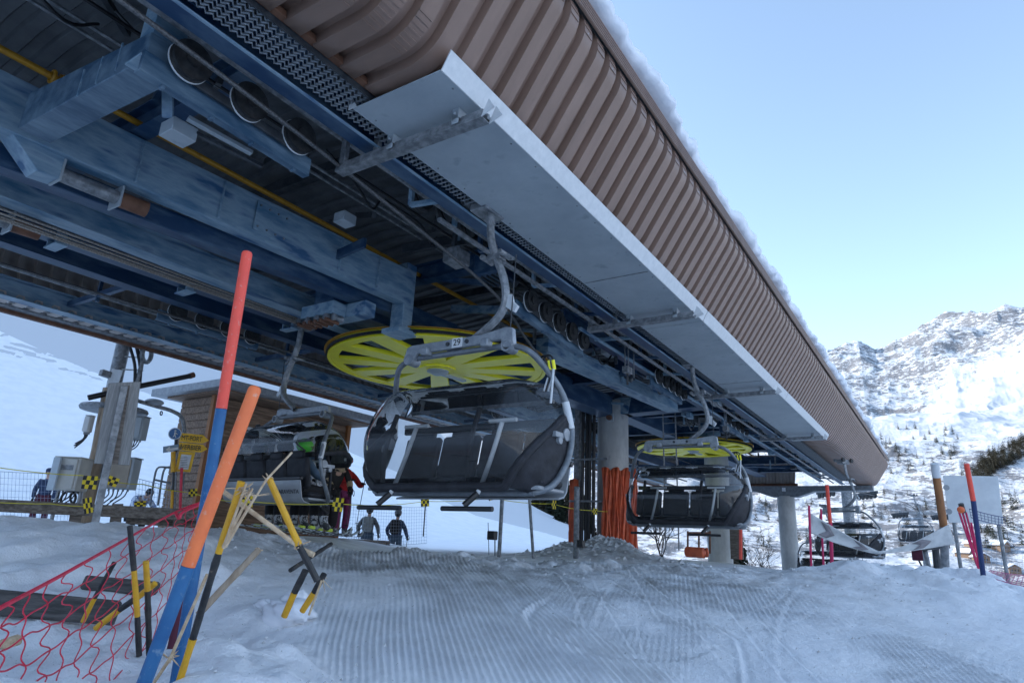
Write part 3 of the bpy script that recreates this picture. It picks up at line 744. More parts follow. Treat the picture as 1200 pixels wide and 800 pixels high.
# small hanging box and links near the first battery
b = MB().box((-5.12, 2.42, 3.22), (.20, .22, .13)).build('counterweight_box', m_galvs, ST, bevel=.006)
MB().bar((-5.10, 2.30, 3.28), (-5.02, 2.18, 3.62), .09, .03).build('link_arm', m_blue2, b, bevel=.003)
MB().bar((-4.98, 2.40, 3.30), (-4.86, 2.95, 3.24), .06, .035).build('link_arm', m_galvs, b, bevel=.003)
MB().bar((-5.05, 2.5, 3.25), (-4.9, 3.1, 3.2), .05, .03).build('link_arm', m_dark, b, bevel=.003)
# cluster of guide rollers where the tension ropes turn
bx = MB().span((-8.02, 6.15, 3.16), (-7.3, 6.42, 3.36)).build('roller_housing', m_blue2, ST, bevel=.01)
for i in range(8):
    x = -8.02 + i * .10; MB().lathe((x, 6.22 + .05 * (i % 2), 3.11), (0, 1, 0), [(.02, -.1), (.055, -.09), (.055, -.07), (.035, -.03), (.035, .03), (.055, .07), (.055, .09), (.02, .1)], 14).build('guide_roller', m_galvd, bx)
for i in range(6):
    MB().cyl((-7.98 + i * .12, 6.1, 3.06), (-7.98 + i * .12, 6.35, 3.06), .03, 10).build('guide_bolt', m_rust, bx)
# ---- tyre conveyors that move the chairs
tyre_proto = None
def tyre_row(x, z, ys):
    global tyre_proto
    for y in ys:
        if tyre_proto is None:
            mb = MB(); mb.torus((0, 0, 0), (1, 0, 0), .155, .048, 22, 8); tyre_proto = mb.build('drive_tyre', m_rubber, ST)
            for v_ in tyre_proto.data.vertices: v_.co += Vector(ST.location)
            h = MB().lathe((-.03, 0, 0), (1, 0, 0), [(.02, 0), (.115, 0), (.115, .06), (.02, .06)], 16).build('hub', m_galvd, tyre_proto)
            for v_ in h.data.vertices: v_.co += Vector(ST.location)
            o = tyre_proto
        else: o = copy_tree(tyre_proto, ST)
        o.location = Vector((x, y, z)) - Vector(ST.location)
tyre_row(-4.68, 3.80, list(np.arange(5.0, 31, .46)))
tyre_row(-10.3, 3.9, list(np.arange(5.3, 22, .55)))
MB().span((-13.06, Y0, 3.44), (-12.86, 34, 3.448)).build('lower_track_plate', m_galvd, ST)
# lane guide (trough the hanger rollers run in)
for x in (-4.62, -3.99):
    pass
for k, (x, ya, yb, z) in enumerate(((-4.30, 4.9, 33, 3.36), (-4.70, 9.0, 33, 3.42))):
    MB().bar((x, ya, z), (x, yb, z), .05, .04).build('guide_rail', m_blue2 if k else m_galvd, ST, bevel=.003)
# motors and gear housings
def machine(c, s_, mat):
    c = Vector(c); o = MB().box(c, s_).build('gear_housing', mat, ST, bevel=.02)
    f = MB()
    for i in range(5): f.box(c + Vector((-s_[0] * .4 + i * s_[0] * .2, 0, s_[2] * -.5 - .015)), (.02, s_[1] * .8, .03))
    f.build('cooling_fin', m_dark, o)
    MB().cyl(c + Vector((0, s_[1] / 2, 0)), c + Vector((0, s_[1] / 2 + .25, 0)), s_[2] * .38, 16).build('motor', m_dark, o)
machine((-5.35, 12.6, 3.72), (.5, .5, .4), m_blue); machine((-5.4, 20.4, 3.8), (.5, .6, .4), m_blue); machine((-6.3, 19.0, 3.9), (.6, .7, .4), m_dark); machine((-9.0, 14.0, 3.8), (.6, .8, .4), m_blue); machine((-5.3, 7.4, 3.95), (.45, .5, .35), m_blue)
# hangings over the second chair: rods, switch gear
sw = MB()
for y in (10.6, 10.75, 11.0, 16.9, 17.1): sw.cyl((-4.6, y, 3.05), (-4.6, y, 3.6), .012, 8)
sw.build('switch_rod', m_galvd, ST)
for y in (10.7, 17.0):
    s_ = MB().box((-4.6, y, 3.12), (.12, .22, .12)).build('switch_box', m_galvd, ST, bevel=.01)
    c = MB(); c.ball((-4.6, y + .15, 2.98), .05); c.cyl((-4.6, y, 3.05), (-4.6, y, 2.85), .02, 8); c.build('switch_arm', m_dark, s_)
# a little run of cable loops
for (x, y) in ((-5.2, 8.2), (-5.3, 10.4), (-5.2, 13.2), (-4.95, 15.8), (-6.0, 17.8)):
    MB().tube(smooth_pts([(x, y, 3.9), (x + .06, y + .3, 3.55), (x, y + .7, 3.42), (x - .05, y + 1.1, 3.6), (x, y + 1.3, 3.9)], 5), .018, 6).build('cable_loop', m_blackp, ST)
# ---- bullwheels
def bullwheel(c, rad, z):
    c = Vector(c)
    rim = MB()
    rim.lathe(c, (0, 0, 1), [(rad - .06, -.05), (rad, -.05), (rad, -.035), (rad - .04, -.03), (rad - .04, .05), (rad, .055), (rad, .07), (rad - .06, .07), (rad - .06, -.05)], 96)
    root = rim.build('bullwheel', m_yellow, ST, angle=.6)
    MB().lathe(c, (0, 0, 1), [(rad - .20, -.035), (rad - .066, -.035), (rad - .066, -.02), (rad - .20, -.02), (rad - .20, -.035)], 96).build('rim_ring', m_yellow, root)
    MB().lathe(c, (0, 0, 1), [(rad + .002, -.012), (rad + .035, -.02), (rad + .035, .035), (rad + .002, .03), (rad + .002, -.012)], 96).build('rubber_liner', m_rubber, root)
    MB().lathe(c, (0, 0, 1), [(rad + .01, .06), (rad + .07, .062), (rad + .07, .075), (rad + .01, .078), (rad + .01, .06)], 96).build('rusty_guard', m_ypipe, root)
    for k in range(12):
        a = 2 * math.pi * (k + .25) / 12; d = Vector((math.cos(a), math.sin(a), 0)); q = Vector((-d.y, d.x, 0))
        s_ = MB()
        p0 = c + d * .22; p1 = c + d * (rad - .07)
        s_.add([p0 + q * .15 + Vector((0, 0, -.065)), p0 - q * .15 + Vector((0, 0, -.065)), p1 - q * .20 + Vector((0, 0, -.03)), p1 + q * .20 + Vector((0, 0, -.03)),
                p0 + q * .15 + Vector((0, 0, .05)), p0 - q * .15 + Vector((0, 0, .05)), p1 - q * .20 + Vector((0, 0, .03)), p1 + q * .20 + Vector((0, 0, .03))],
               [(0, 1, 2, 3), (7, 6, 5, 4), (0, 4, 5, 1), (1, 5, 6, 2), (2, 6, 7, 3), (3, 7, 4, 0)])
        s_.build('spoke', m_yellow, root, bevel=.01)
    MB().lathe(c, (0, 0, 1), [(.0, -.10), (.20, -.10), (.22, -.09), (.34, -.085), (.34, .08), (.0, .08)], 10).build('hub_plate', m_yellow, root, angle=.3)
    h = MB().lathe(c, (0, 0, 1), [(.0, -.17), (.10, -.17), (.13, -.15), (.20, -.12), (.20, -.098)], 20).build('hub', m_galvs, root)
    MB().cyl(c + Vector((0, 0, .08)), c + Vector((0, 0, .6)), .16, 20).build('shaft', m_blue, root)
    MB().bar(c + Vector((0, 0, -.14)), c + Vector((.05, .75, -.12)), .10, .04).build('scraper_arm', m_galvs, root, bevel=.005)
bullwheel(WC, WR, 0)
bullwheel((-7.5, 23.3, 3.64), 1.98, 0)
# ---- columns
def column(x, y, r, ztop, mat):
    zb = gz(x, y) - .6
    o = MB().lathe((x, y, 0), (0, 0, 1), [(r, zb), (r, ztop), (r * .98, ztop + .02)], 40).build('column', mat, ST, angle=.6)
    return o
c1 = column(-7.55, 16.55, .42, 3.92, m_conc)
MB().lathe((-7.55, 16.55, 3.80), (0, 0, 1), [(.5, 0), (.5, .05), (.42, .06)], 32).build('cap_plate', m_blue2, c1)
s_ = MB().box((-7.42, 16.08, 3.42), (.20, .05, .20)).build('lamp_bracket', m_galvs, c1, bevel=.004)
MB().cyl((-7.42, 16.05, 3.42), (-7.42, 15.98, 3.42), .075, 20).build('round_light', m_rust, c1)
c2 = column(-7.45, 25.9, .45, 3.95, m_conc); c3 = column(-6.75, 35.0, .40, 2.92, m_conc)
MB().prism([(-7.35, 2.9), (-6.15, 2.9), (-5.4, 3.16), (-2.9, 3.2), (-2.9, 3.42), (-10.6, 3.42), (-10.6, 3.2), (-8.1, 3.16)], 34.7, 35.3).build('end_crossbeam', m_grey, c3, bevel=.012)
MB().box((-6.75, 34.68, 3.25), (.16, .03, .18)).build('number_plate', m_paper, c3)
MB().prism([(-6.9, 4.0), (-8.2, 4.0), (-9.9, 3.75), (-9.9, 3.45), (-8.1, 3.55), (-7.0, 3.55)], 16.3, 16.8).build('head_beam', m_blue2, c1, bevel=.01)
MB().prism([(-8.1, 4.0), (-6.9, 4.0), (-4.9, 3.85), (-4.9, 3.6), (-7.0, 3.55), (-8.1, 3.55)], 16.31, 16.79).build('head_beam', m_blue, c1, bevel=.01)
# black cable ducts running down beside the first column on a steel post
for i in range(4):
    MB().tube([(-7.98 + i * .105 - .13, 15.85 + .03 * (i % 2), 3.9), (-7.98 + i * .105 - .13, 15.85 + .03 * (i % 2), gz(-7.9, 15.8))], .048, 10).build('cable_duct', m_blackp, ST)
MB().span((-8.40, 15.9, gz(-8.3, 16)), (-8.25, 16.05, 3.9)).build('duct_post', m_galvd, ST, bevel=.005)
b = MB()
for z in (2.28, 1.2): b.bar((-8.45, 15.76, z), (-7.35, 15.76, z), .03, .05)
b.build('duct_strap', m_galvd, ST)
# a ladder behind
b = MB(); b.tube([(-6.35, 17.2, 3.9), (-6.35, 17.2, .1)], .02, 6); b.tube([(-6.0, 17.2, 3.9), (-6.0, 17.2, .1)], .02, 6)
for z in np.arange(.4, 3.9, .3): b.tube([(-6.35, 17.2, z), (-6.0, 17.2, z)], .014, 6)
b.build('ladder', m_galvd, ST)
# snow lying on the roof and curling over its edge
def roof_snow():
    rows = []
    ys = np.arange(Y0, Y1, .07)
    for y in ys:
        e = .10 * float(fbm(np.array([y * 1.1]), np.array([2.0]), 4, 5)[0]) + .06 * float(vnoise(np.array([y * 6.0]), np.array([1.0]), 6)[0])
        t = .15 + .12 * float(fbm(np.array([y * .8]), np.array([7.0]), 4, 9)[0])
        xe = -2.25 + e
        sec = [(-2.9, 4.99), (xe - .05, 4.93), (xe + .02, 4.95), (xe + .045, 4.95 + t * .5), (xe, 4.95 + t * .85), (xe - .12, 4.97 + t), (-2.9, 5.04 + t * 1.1), (-4.2, 5.18 + t), (-7.9, 5.45 + t), (-13.2, 5.15 + t)]
        j = .013
        rows.append([(x + random.uniform(-j, j), y + random.uniform(-.02, .02), z + random.uniform(-j, j)) for x, z in sec])
    o = MB().sheet(rows).build('roof_snow', m_snowc, None, angle=2.5); tag(o, 'ragged snow lying along the station roof edge', kind='stuff')
roof_snow()
# more steelwork in the depth of the roof: pale struts, rods, boxes
rs = random.Random(31)
for k, y in enumerate(np.arange(5.6, 33, 1.15)):
    x0 = rs.uniform(-6.2, -5.0); x1 = x0 - rs.uniform(.8, 2.2); z = rs.uniform(3.55, 4.2)
    MB().bar((x0, y, z), (x1, y + rs.uniform(-.3, .3), z + rs.uniform(-.1, .3)), rs.choice((.05, .08, .12)), rs.choice((.05, .08, .14))).build('strut', rs.choice((m_blue2, m_blue, m_galvd, m_dark)), ST, bevel=.003)
for k in range(26):
    y = rs.uniform(5, 30); x = rs.uniform(-6.4, -4.4); z = rs.uniform(3.35, 3.9); L_ = rs.uniform(.15, .5)
    MB().bar((x, y, z), (x, y, z + L_), .05, .05, up=(0, 1, 0)).build('drop_rod', rs.choice((m_galvd, m_blue2, m_dark)), ST)
for k in range(18):
    y = rs.uniform(4.5, 30); x = rs.uniform(-6.0, -4.3); z = rs.uniform(3.4, 3.8)
    MB().box((x, y, z), (rs.uniform(.1, .25), rs.uniform(.15, .4), rs.uniform(.08, .22))).build('switch_box', rs.choice((m_galvd, m_blue2, m_dark, m_galvs)), ST, bevel=.008)
for k in range(7):
    y = rs.uniform(-1.5, 5.5); MB().bar((-5.2 - .3 * (k % 3), y, 4.0), (-6.7, y + .5, 4.45), .05, .08).build('strut', rs.choice((m_blue, m_dark)), ST)
for (x, z) in ((-5.3, 4.35), (-6.2, 4.45), (-6.35, 4.45), (-8.9, 4.3)):
    MB().tube([(x, Y0, z), (x, 33, z)], .022, 6).build('conduit', m_galvd, ST)
for x in (-4.35, -4.55):
    MB().tube([(x, 4.2, 3.72), (x, 33, 3.72)], .016, 6).build('conduit', m_blackp, ST)
# sheet joints and fixing screws in the soffit
jn = MB()
for y in (7.3, 13.4): jn.bar((-3.74, y, 3.391), (-2.85, y, 3.391), .012, .004)
tag(jn.build('sheet_joint', m_galvd, ST), kind='stuff')
sc_ = MB()
for y in np.arange(3.3, 21, .42): sc_.cyl((-2.87, y, 3.388), (-2.87, y, 3.394), .009, 6); sc_.cyl((-3.70, y, 3.388), (-3.70, y, 3.394), .009, 6)
tag(sc_.build('panel_screws', m_galvd, ST), kind='stuff')
# bolted splice plates, stiffeners and weld lines
def splice(x, y, z, dx, L_, h_, mat):
    p = MB().box((x, y, z), (.012, L_, h_)).build('splice_plate', mat, ST, bevel=.003)
    b = MB()
    for i in range(4):
        for k in (-1, 1): b.cyl((x, y - L_ * .4 + i * L_ * .266, z + k * h_ * .36), (x + dx, y - L_ * .4 + i * L_ * .266, z + k * h_ * .36), .014, 6)
    tag(b.build('splice_bolts', m_galvd, p), kind='stuff')
for (y, L_) in ((1.1, .9), (4.6, .5)):
    xs = -7.35 + (y + 2.2) / 9.35 * .56 + .108; splice(xs, y, 3.80, .022, L_, .40, m_blue2)
for y in (2.95, 3.9, 5.7, 6.4):
    xs = -7.35 + (y + 2.2) / 9.35 * .56 + .12; MB().box((xs, y, 3.79), (.05, .014, .5)).build('stiffener', m_blue2, ST, bevel=.002)
for y in (1.6, 4.2, 6.6): splice(-3.952, y, 3.55, .02, .45, .2, m_blue)
for y in np.arange(.3, 22, 1.05): MB().box((-4.10, y, 3.55), (.08, .012, .24)).build('stiffener', m_blue2, ST)
for x in (-4.95, -5.25, -5.55): MB().box((x, 1.785, 3.45), (.012, .012, .26)).build('stiffener', m_blue2, ST)
MB().box((-4.62, 1.92, 3.27), (.22, .34, .02)).build('flange_plate', m_blue2, ST, bevel=.003)
hl = []
for k in range(6):
    y = -.5 + k * 1.2; MB().tube(smooth_pts([(-5.6 - .2 * (k % 2), y, 4.3), (-5.5, y + .4, 4.05), (-5.7, y + .9, 4.0), (-5.9, y + 1.2, 4.3)], 5), .016, 6).build('cable_loop', m_blackp, ST)
scw = MB()
for k, y in enumerate(np.arange(Y0 + .17, 22, .53)): scw.cyl((-2.27, y, 4.50), (-2.25, y, 4.505), .011, 6)
tag(scw.build('cladding_screws', m_galvl, ST), kind='stuff')
# ------------------------------------------------------------------ chairs (facing -y, origin on the snow beneath)
def make_chair(name, label, number=None):
    t = thing(name, label, 'chairlift chair', (0, 0, 0))
    half = [(.0, -.05, 1.87), (.45, -.05, 1.87), (.64, -.05, 1.86), (.82, -.03, 1.79), (.95, .08, 1.63), (1.06, .22, 1.40), (1.11, .30, 1.12), (1.13, .25, .86), (1.11, .12, .64), (1.05, .02, .52), (.93, -.05, .475)]
    pts = [(-x, y, z) for x, y, z in reversed(half[1:])] + half
    MB().tube(smooth_pts(pts, 5), .030, 12).build('chair_frame', m_grey, t)
    MB().tube([(-.95, -.05, .475), (.95, -.05, .475)], .032, 12).build('seat_tube', m_grey, t)
    for s_ in (-1, 1):
        MB().cyl((s_ * 1.075, .245, 1.335), (s_ * 1.11, .30, 1.09), .037, 12).build('sleeve', m_galvl, t)
        c = MB(); c.box((s_ * 1.085, .10, 1.0), (.05, .16, .05)); c.cyl((s_ * 1.06, .22, 1.02), (s_ * 1.12, .22, 1.02), .06, 14); c.cyl((s_ * 1.06, .1, .95), (s_ * 1.12, .1, .95), .035, 12)
        c.build('hinge', m_yoke, t, bevel=.003)
    # yoke with two hooks
    y = MB().prism([(-.66, 1.98), (-.60, 2.0), (-.3, 2.0), (.3, 2.0), (.60, 2.04), (.68, 2.02), (.70, 1.86), (.66, 1.82), (.56, 1.84), (.55, 1.92), (.40, 1.925), (.30, 1.90), (-.52, 1.90), (-.55, 1.84), (-.64, 1.80), (-.70, 1.84)], -.12, -.06)
    yo = y.build('yoke', m_yoke, t, bevel=.008)
    for s_ in (-1, 1):
        h = MB(); h.lathe((s_ * .62, -.13, 1.85), (0, 1, 0), [(.045, 0), (.062, 0), (.062, .14), (.045, .14), (.045, 0)], 16); h.build('hook', m_yoke, yo)
        MB().box((s_ * .38, -.12, 1.90), (.09, .10, .08)).build('lug', m_yoke, yo, bevel=.01)
    for x in (-.10, .14): MB().cyl((x, -.135, 1.95), (x, -.12, 1.95), .022, 10).build('bolt', m_dark, yo)
    if number:
        pl = MB().box((.02, -.125, 1.95), (.13, .006, .10)).build('number_plate', m_white, yo)
        text_mesh('number', number, .095, m_blackp, frame((.02, -.130, 1.95), (1, 0, 0), (0, 0, 1)), yo, .0015)
    # hanger arm sweeping up to the grip
    hp = smooth_pts([(.16, -.05, 1.98), (.30, -.03, 2.08), (.44, .0, 2.22), (.50, 0, 2.38), (.46, 0, 2.62), (.34, 0, 2.90), (.27, 0, 3.12), (.25, 0, 3.42)], 6)
    mb = MB()
    rows = []
    for i, p in enumerate(hp):
        tt = (hp[min(i + 1, len(hp) - 1)] - hp[max(i - 1, 0)]).normalized(); nx = Vector((0, 1, 0)).cross(tt).normalized()
        a, b = nx * .038, Vector((0, .05, 0)); k = .35
        rows.append([p + a + b * k, p + a * k + b, p - a * k + b, p - a + b * k, p - a - b * k, p - a * k - b, p + a * k - b, p + a - b * k])
    mb.sheet(rows, True); ha = mb.build('hanger', m_galvd, t)
    c = MB(); c.box((.36, 0, 2.86), (.16, .12, .06)); c.cyl((.24, -.1, 2.86), (.24, .1, 2.86), .03, 10); c.cyl((.46, -.1, 2.88), (.46, .1, 2.88), .03, 10); c.cyl((.5, -.02, 2.86), (.58, -.02, 2.80), .022, 8)
    c.build('damper_clamp', m_galvd, ha, bevel=.004)
    MB().cyl((.60, 0, 2.85), (.60, -.04, 2.0), .006, 6).build('pull_rod', m_dark, ha)
    MB().prism([(.50, 2.3), (.62, 2.22), (.66, 2.28), (.60, 2.34), (.58, 2.42), (.50, 2.42)], -.02, .02).build('bracket_plate', m_galvl, ha, bevel=.003)
    gr = MB(); gr.box((.20, 0, 3.46), (.22, .34, .14)); gr.cyl((.05, -.22, 3.5), (.05, .22, 3.5), .05, 12)
    gr.build('grip', m_galvd, t, bevel=.01)
    for yy in (-.2, .2): MB().lathe((.34, yy, 3.50), (1, 0, 0), [(.02, 0), (.07, 0), (.07, .05), (.02, .05)], 18).build('grip_roller', m_rubber, t)
    # smoked bubble: rounded profile, ends curling back
    prof = smooth_pts([(0, .34, 1.36), (0, .18, 1.50), (0, -.05, 1.535), (0, -.28, 1.42), (0, -.42, 1.15), (0, -.46, .92), (0, -.40, .70), (0, -.26, .52)], 4)
    def prof_at(f):
        f = min(max(f, 0), 1) * (len(prof) - 1); i = min(int(f), len(prof) - 2); return prof[i].lerp(prof[i + 1], f - i)
    rows = []
    for i in range(49):
        u = -1 + 2 * i / 48
        e = max(0, abs(u) - .70) / .30; k = 1 - .72 * e ** 2
        fmax = 1 - .46 * e ** 1.3
        row = []
        for q in range(25):
            p = prof_at(q / 24 * fmax); hz = (p.z - .5)
            x = u * (1.10 - .13 * max(0, (p.z - 1.0) / .47) ** 1.5)
            yy = .34 + (p.y - .34) * k + (.10 * e if q > 12 else .10 * e * q / 12)
            zz = p.z - .03 * e * max(0, hz)
            row.append((x, yy, zz))
        rows.append(row)
    MB().sheet(rows).build('bubble', m_bubble, t, angle=3)
    ed = [Vector(r[-1]) for r in rows]
    MB().tube([p + Vector((0, 0, -.01)) for p in ed], .042, 10).build('bubble_edge', m_blackf, t)
    fr_pts = smooth_pts([(.93, -.05, .475), (1.05, .02, .52), (1.11, .12, .64), (1.13, .25, .86), (1.11, .30, 1.12)], 4)
    for s_ in (-1, 1):
        MB().tube([Vector(p) for p in rows[-1 if s_ > 0 else 0]][:14], .012, 6).build('side_edge', m_blackp, t)
        half_ed = [p for p in ed if p.x * s_ > .72]
        if s_ < 0: half_ed = half_ed[::-1]
        rr = []
        for j, p in enumerate(half_ed):
            f = j / (len(half_ed) - 1); g = f * (len(fr_pts) - 1); gi = min(int(g), len(fr_pts) - 2); b_ = fr_pts[gi].lerp(fr_pts[gi + 1], g - gi); b_ = Vector((b_.x * s_ - s_ * .03, b_.y, b_.z))
            rr.append([p.lerp(b_, h) + Vector((s_ * .03 * math.sin(h * 3.1), -.02 * math.sin(h * 9 + j), 0)) for h in (0, .2, .4, .6, .8, 1)])
        MB().sheet(rr).build('side_cover', m_blackf, t, solid=.025, angle=3)
    # seats, backs, head rests
    for i in range(4):
        x = -.78 + i * .52
        s_ = MB().box((x, .12, .575), (.49, .44, .085)).build('seat', m_blackf, t, bevel=.03)
        b = MB().box((x, .40, .88), (.49, .085, .46), Matrix.Rotation(R(-12), 3, 'X')).build('backrest', m_blackf, t, bevel=.03)
        MB().box((x, .455, 1.14), (.30, .06, .12), Matrix.Rotation(R(-12), 3, 'X')).build('headrest', m_blackf, t, bevel=.025)
    MB().box((0, .12, .515), (2.06, .46, .035)).build('seat_shell', m_shell, t, bevel=.01)
    sh = []
    for (yy, zz) in ((.30, .45), (.40, .47), (.45, .52), (.47, .60), (.49, .68), (.515, .77)):
        sh.append([(x, yy, zz) for x in (-1.0, -.5, 0, .5, 1.0)])
    MB().sheet(sh).build('back_shell', m_shell, t, solid=.02, bevel=.005)
    MB().box((0, .51, .79), (2.04, .06, .05)).build('back_rail', m_blackp, t, bevel=.01)
    text_mesh('maker_lettering', 'GARAVENTA', .085, m_blackp, frame((-.70, .497, .60), (-1, 0, 0), (0, .2, 1)), t, .0015, sx=1.1)
    # restraint bars: stems down to the foot rests
    for cx in (-.52, .52):
        MB().tube(smooth_pts([(cx + .10, -.12, 1.12), (cx + .06, -.20, .80), (cx, -.26, .52), (cx - .03, -.28, .44)], 5), .022, 8).build('restraint_stem', m_galvl, t)
        MB().cyl((cx - .04, -.13, 1.12), (cx + .26, -.13, 1.12), .020, 8).build('handle_bar', m_galvl, t)
        MB().tube([(cx - .02, -.28, .45), (cx - .10, -.36, .34)], .030, 8).build('foot_stem', m_blackp, t)
        MB().cyl((cx - .33, -.38, .31), (cx + .22, -.38, .31), .022, 10).build('footrest', m_blackp, t)
        MB().tube(smooth_pts([(cx - .12, -.18, 1.24), (cx - .14, -.28, .90), (cx - .16, -.26, .56)], 5), .026, 8).build('centre_pad', m_blackf, t)
    MB().box((0, .30, 1.16), (1.9, .05, .07)).build('back_rail', m_blackp, t, bevel=.01)
    # hoses with yellow ends up the right arm
    for k in range(2):
        h = MB().tube(smooth_pts([(.93 + .05 * k, .12, 1.42), (.99 + .04 * k, .10, 1.62), (.97 + .04 * k, .08, 1.74), (.91 + .04 * k, .08, 1.76), (.87 + .04 * k, .09, 1.72)], 4), .010, 6).build('hose', m_blackp, t)
        MB().cyl((.985 + .045 * k, .10, 1.62), (.975 + .045 * k, .085, 1.71), .016, 8).build('hose_tip', m_yellow, h)
        MB().cyl((.91 + .05 * k, .12, 1.42), (.96 + .05 * k, .11, 1.55), .014, 8).build('gas_strut', m_galvl, t)
    MB().cyl((1.0, .10, 1.30), (1.03, .08, 1.62), .012, 8).build('gas_strut', m_galvl, t)
    # roof bar of the bubble
    MB().tube([(-.9, .33, 1.37), (.9, .33, 1.37)], .022, 8).build('bubble_hinge_tube', m_galvd, t)
    return t
chair = make_chair('bubble_chair', 'large four seat chair with smoked bubble, number 29, hanging before the near bullwheel', '29')
chair.location = (-4.0, 5.1, -.02); chair['group'] = 'bubble chairs of the lift'
def chair_at(loc, rz, label, skip=(), sc=1, group='bubble chairs of the lift'):
    c = copy_tree(chair, None, skip); c.location = loc; c.rotation_euler = (0, 0, rz); c['label'] = label; c['group'] = group
    if sc != 1: c.scale = (sc, sc, sc)
    return c
chair_at((-4.05, 11.9, .02), R(2), 'bubble chair hanging under the second yellow bullwheel in front of the orange matted column', skip=('number', 'number_plate'))
lc = chair_at((-8.75, 6.95, .0), R(180 - 3), 'bubble chair seen from behind, grey back shell, carrying skiers beside the wooden hut', skip=('number', 'footrest'))
_piv = Matrix.Translation((0, .25, 1.08)) @ Matrix.Rotation(R(-50), 4, 'X') @ Matrix.Translation((0, -.25, -1.08))
for c_ in list(kids(lc)):
    n_ = c_.name.split('.')[0]
    if n_ == 'side_cover': bpy.data.objects.remove(c_)
    elif n_ in ('bubble', 'bubble_edge', 'side_edge'): c_.matrix_local = _piv @ c_.matrix_local
small = ('number', 'bolt', 'hose', 'hose_tip', 'gas_strut', 'lug', 'handle_bar', 'foot_stem', 'centre_pad', 'maker_lettering')
chair_at((-5.0, 33.2, -1.1), R(4), 'small distant bubble chair hanging between the last two station columns', skip=small)
# ------------------------------------------------------------------ people
def skin_mesh(chains, sub=2):
    """chains: list of [(point, radius)...]; the first point of the first chain is the root; equal points are welded"""
    vs = []; rad = []; es = []; idx = {}
    def vid(p, r):
        k = tuple(round(c, 4) for c in p)
        if k not in idx: idx[k] = len(vs); vs.append(p); rad.append(r)
        return idx[k]
    for ch in chains:
        last = None
        for p, r in ch:
            i = vid(p, r)
            if last is not None and last != i: es.append((last, i))
            last = i
    me = bpy.data.meshes.new('skin_cage'); me.from_pydata([tuple(v) for v in vs], es, [])
    o = bpy.data.objects.new('skin_cage', me); col.objects.link(o)
    o.modifiers.new('skin', 'SKIN'); 
    if not me.skin_vertices: me.skin_vertices.new()
    sv = me.skin_vertices[0].data
    for i, v in enumerate(sv):
        r = rad[i]; v.radius = (r, r) if not isinstance(r, tuple) else r; v.use_root = (i == 0)
    ss = o.modifiers.new('sub', 'SUBSURF'); ss.levels = sub; ss.render_levels = sub
    dg = bpy.context.evaluated_depsgraph_get(); dg.update()
    out = bpy.data.meshes.new_from_object(o.evaluated_get(dg)); bpy.data.objects.remove(o)
    for p in out.polygons: p.use_smooth = True
    return out
def skin_obj(name, chains, mat, parent, sub=2):
    me = skin_mesh(chains, sub); me.name = name; me.materials.clear(); me.materials.append(mat)
    o = bpy.data.objects.new(name, me); col.objects.link(o); o.parent = parent; WL[o.name] = WL.get(parent.name, Vector()).copy(); return o
m_skin = M('skin', (.50, .30, .22), rough=.55)
def cloth(n, a, b=None, s=12, **k): return M(n, a, b or tuple(x * .7 for x in a), scale=s, rough=.8, bump=.5, bscale=22, **k)
m_navy = cloth('navy jacket cloth', (.03, .05, .11)); m_ktr = cloth('black trouser cloth', (.018, .016, .018)); m_maroon = cloth('dark red trouser cloth', (.09, .012, .03))
m_rj = cloth('red jacket cloth', (.50, .02, .02)); m_beige = cloth('beige jacket cloth', (.42, .32, .20)); m_kj = cloth('black jacket cloth', (.02, .018, .018)); m_purp = cloth('purple trouser cloth', (.22, .03, .12))
m_gj = cloth('dark grey jacket cloth', (.12, .13, .14)); m_jean = cloth('blue grey trouser cloth', (.08, .13, .19)); m_pack = cloth('grey rucksack cloth', (.28, .31, .31)); m_camo = M('blue and white camouflage', (.03, .10, .35), (.62, .68, .75), scale=14, lo=.46, hi=.52, rough=.8, c3=(.02, .03, .06), s3=10, f3=.58)
m_helmet = M('black helmet', (.012, .012, .014), rough=.25); m_goggle = M('goggle lens', (.25, .03, .03), rough=.1); m_green = M('lime green helmet', (.10, .62, .06), rough=.3); m_boot = M('ski boot shell', (.04, .045, .05), (.45, .46, .47), scale=9, lo=.5, hi=.52, rough=.35); m_ski = M('ski top', (.5, .55, .58), (.04, .04, .05), scale=9, lo=.48, hi=.52, rough=.3); m_ylb = M('lime binding', (.5, .62, .05), rough=.4)
V = Vector
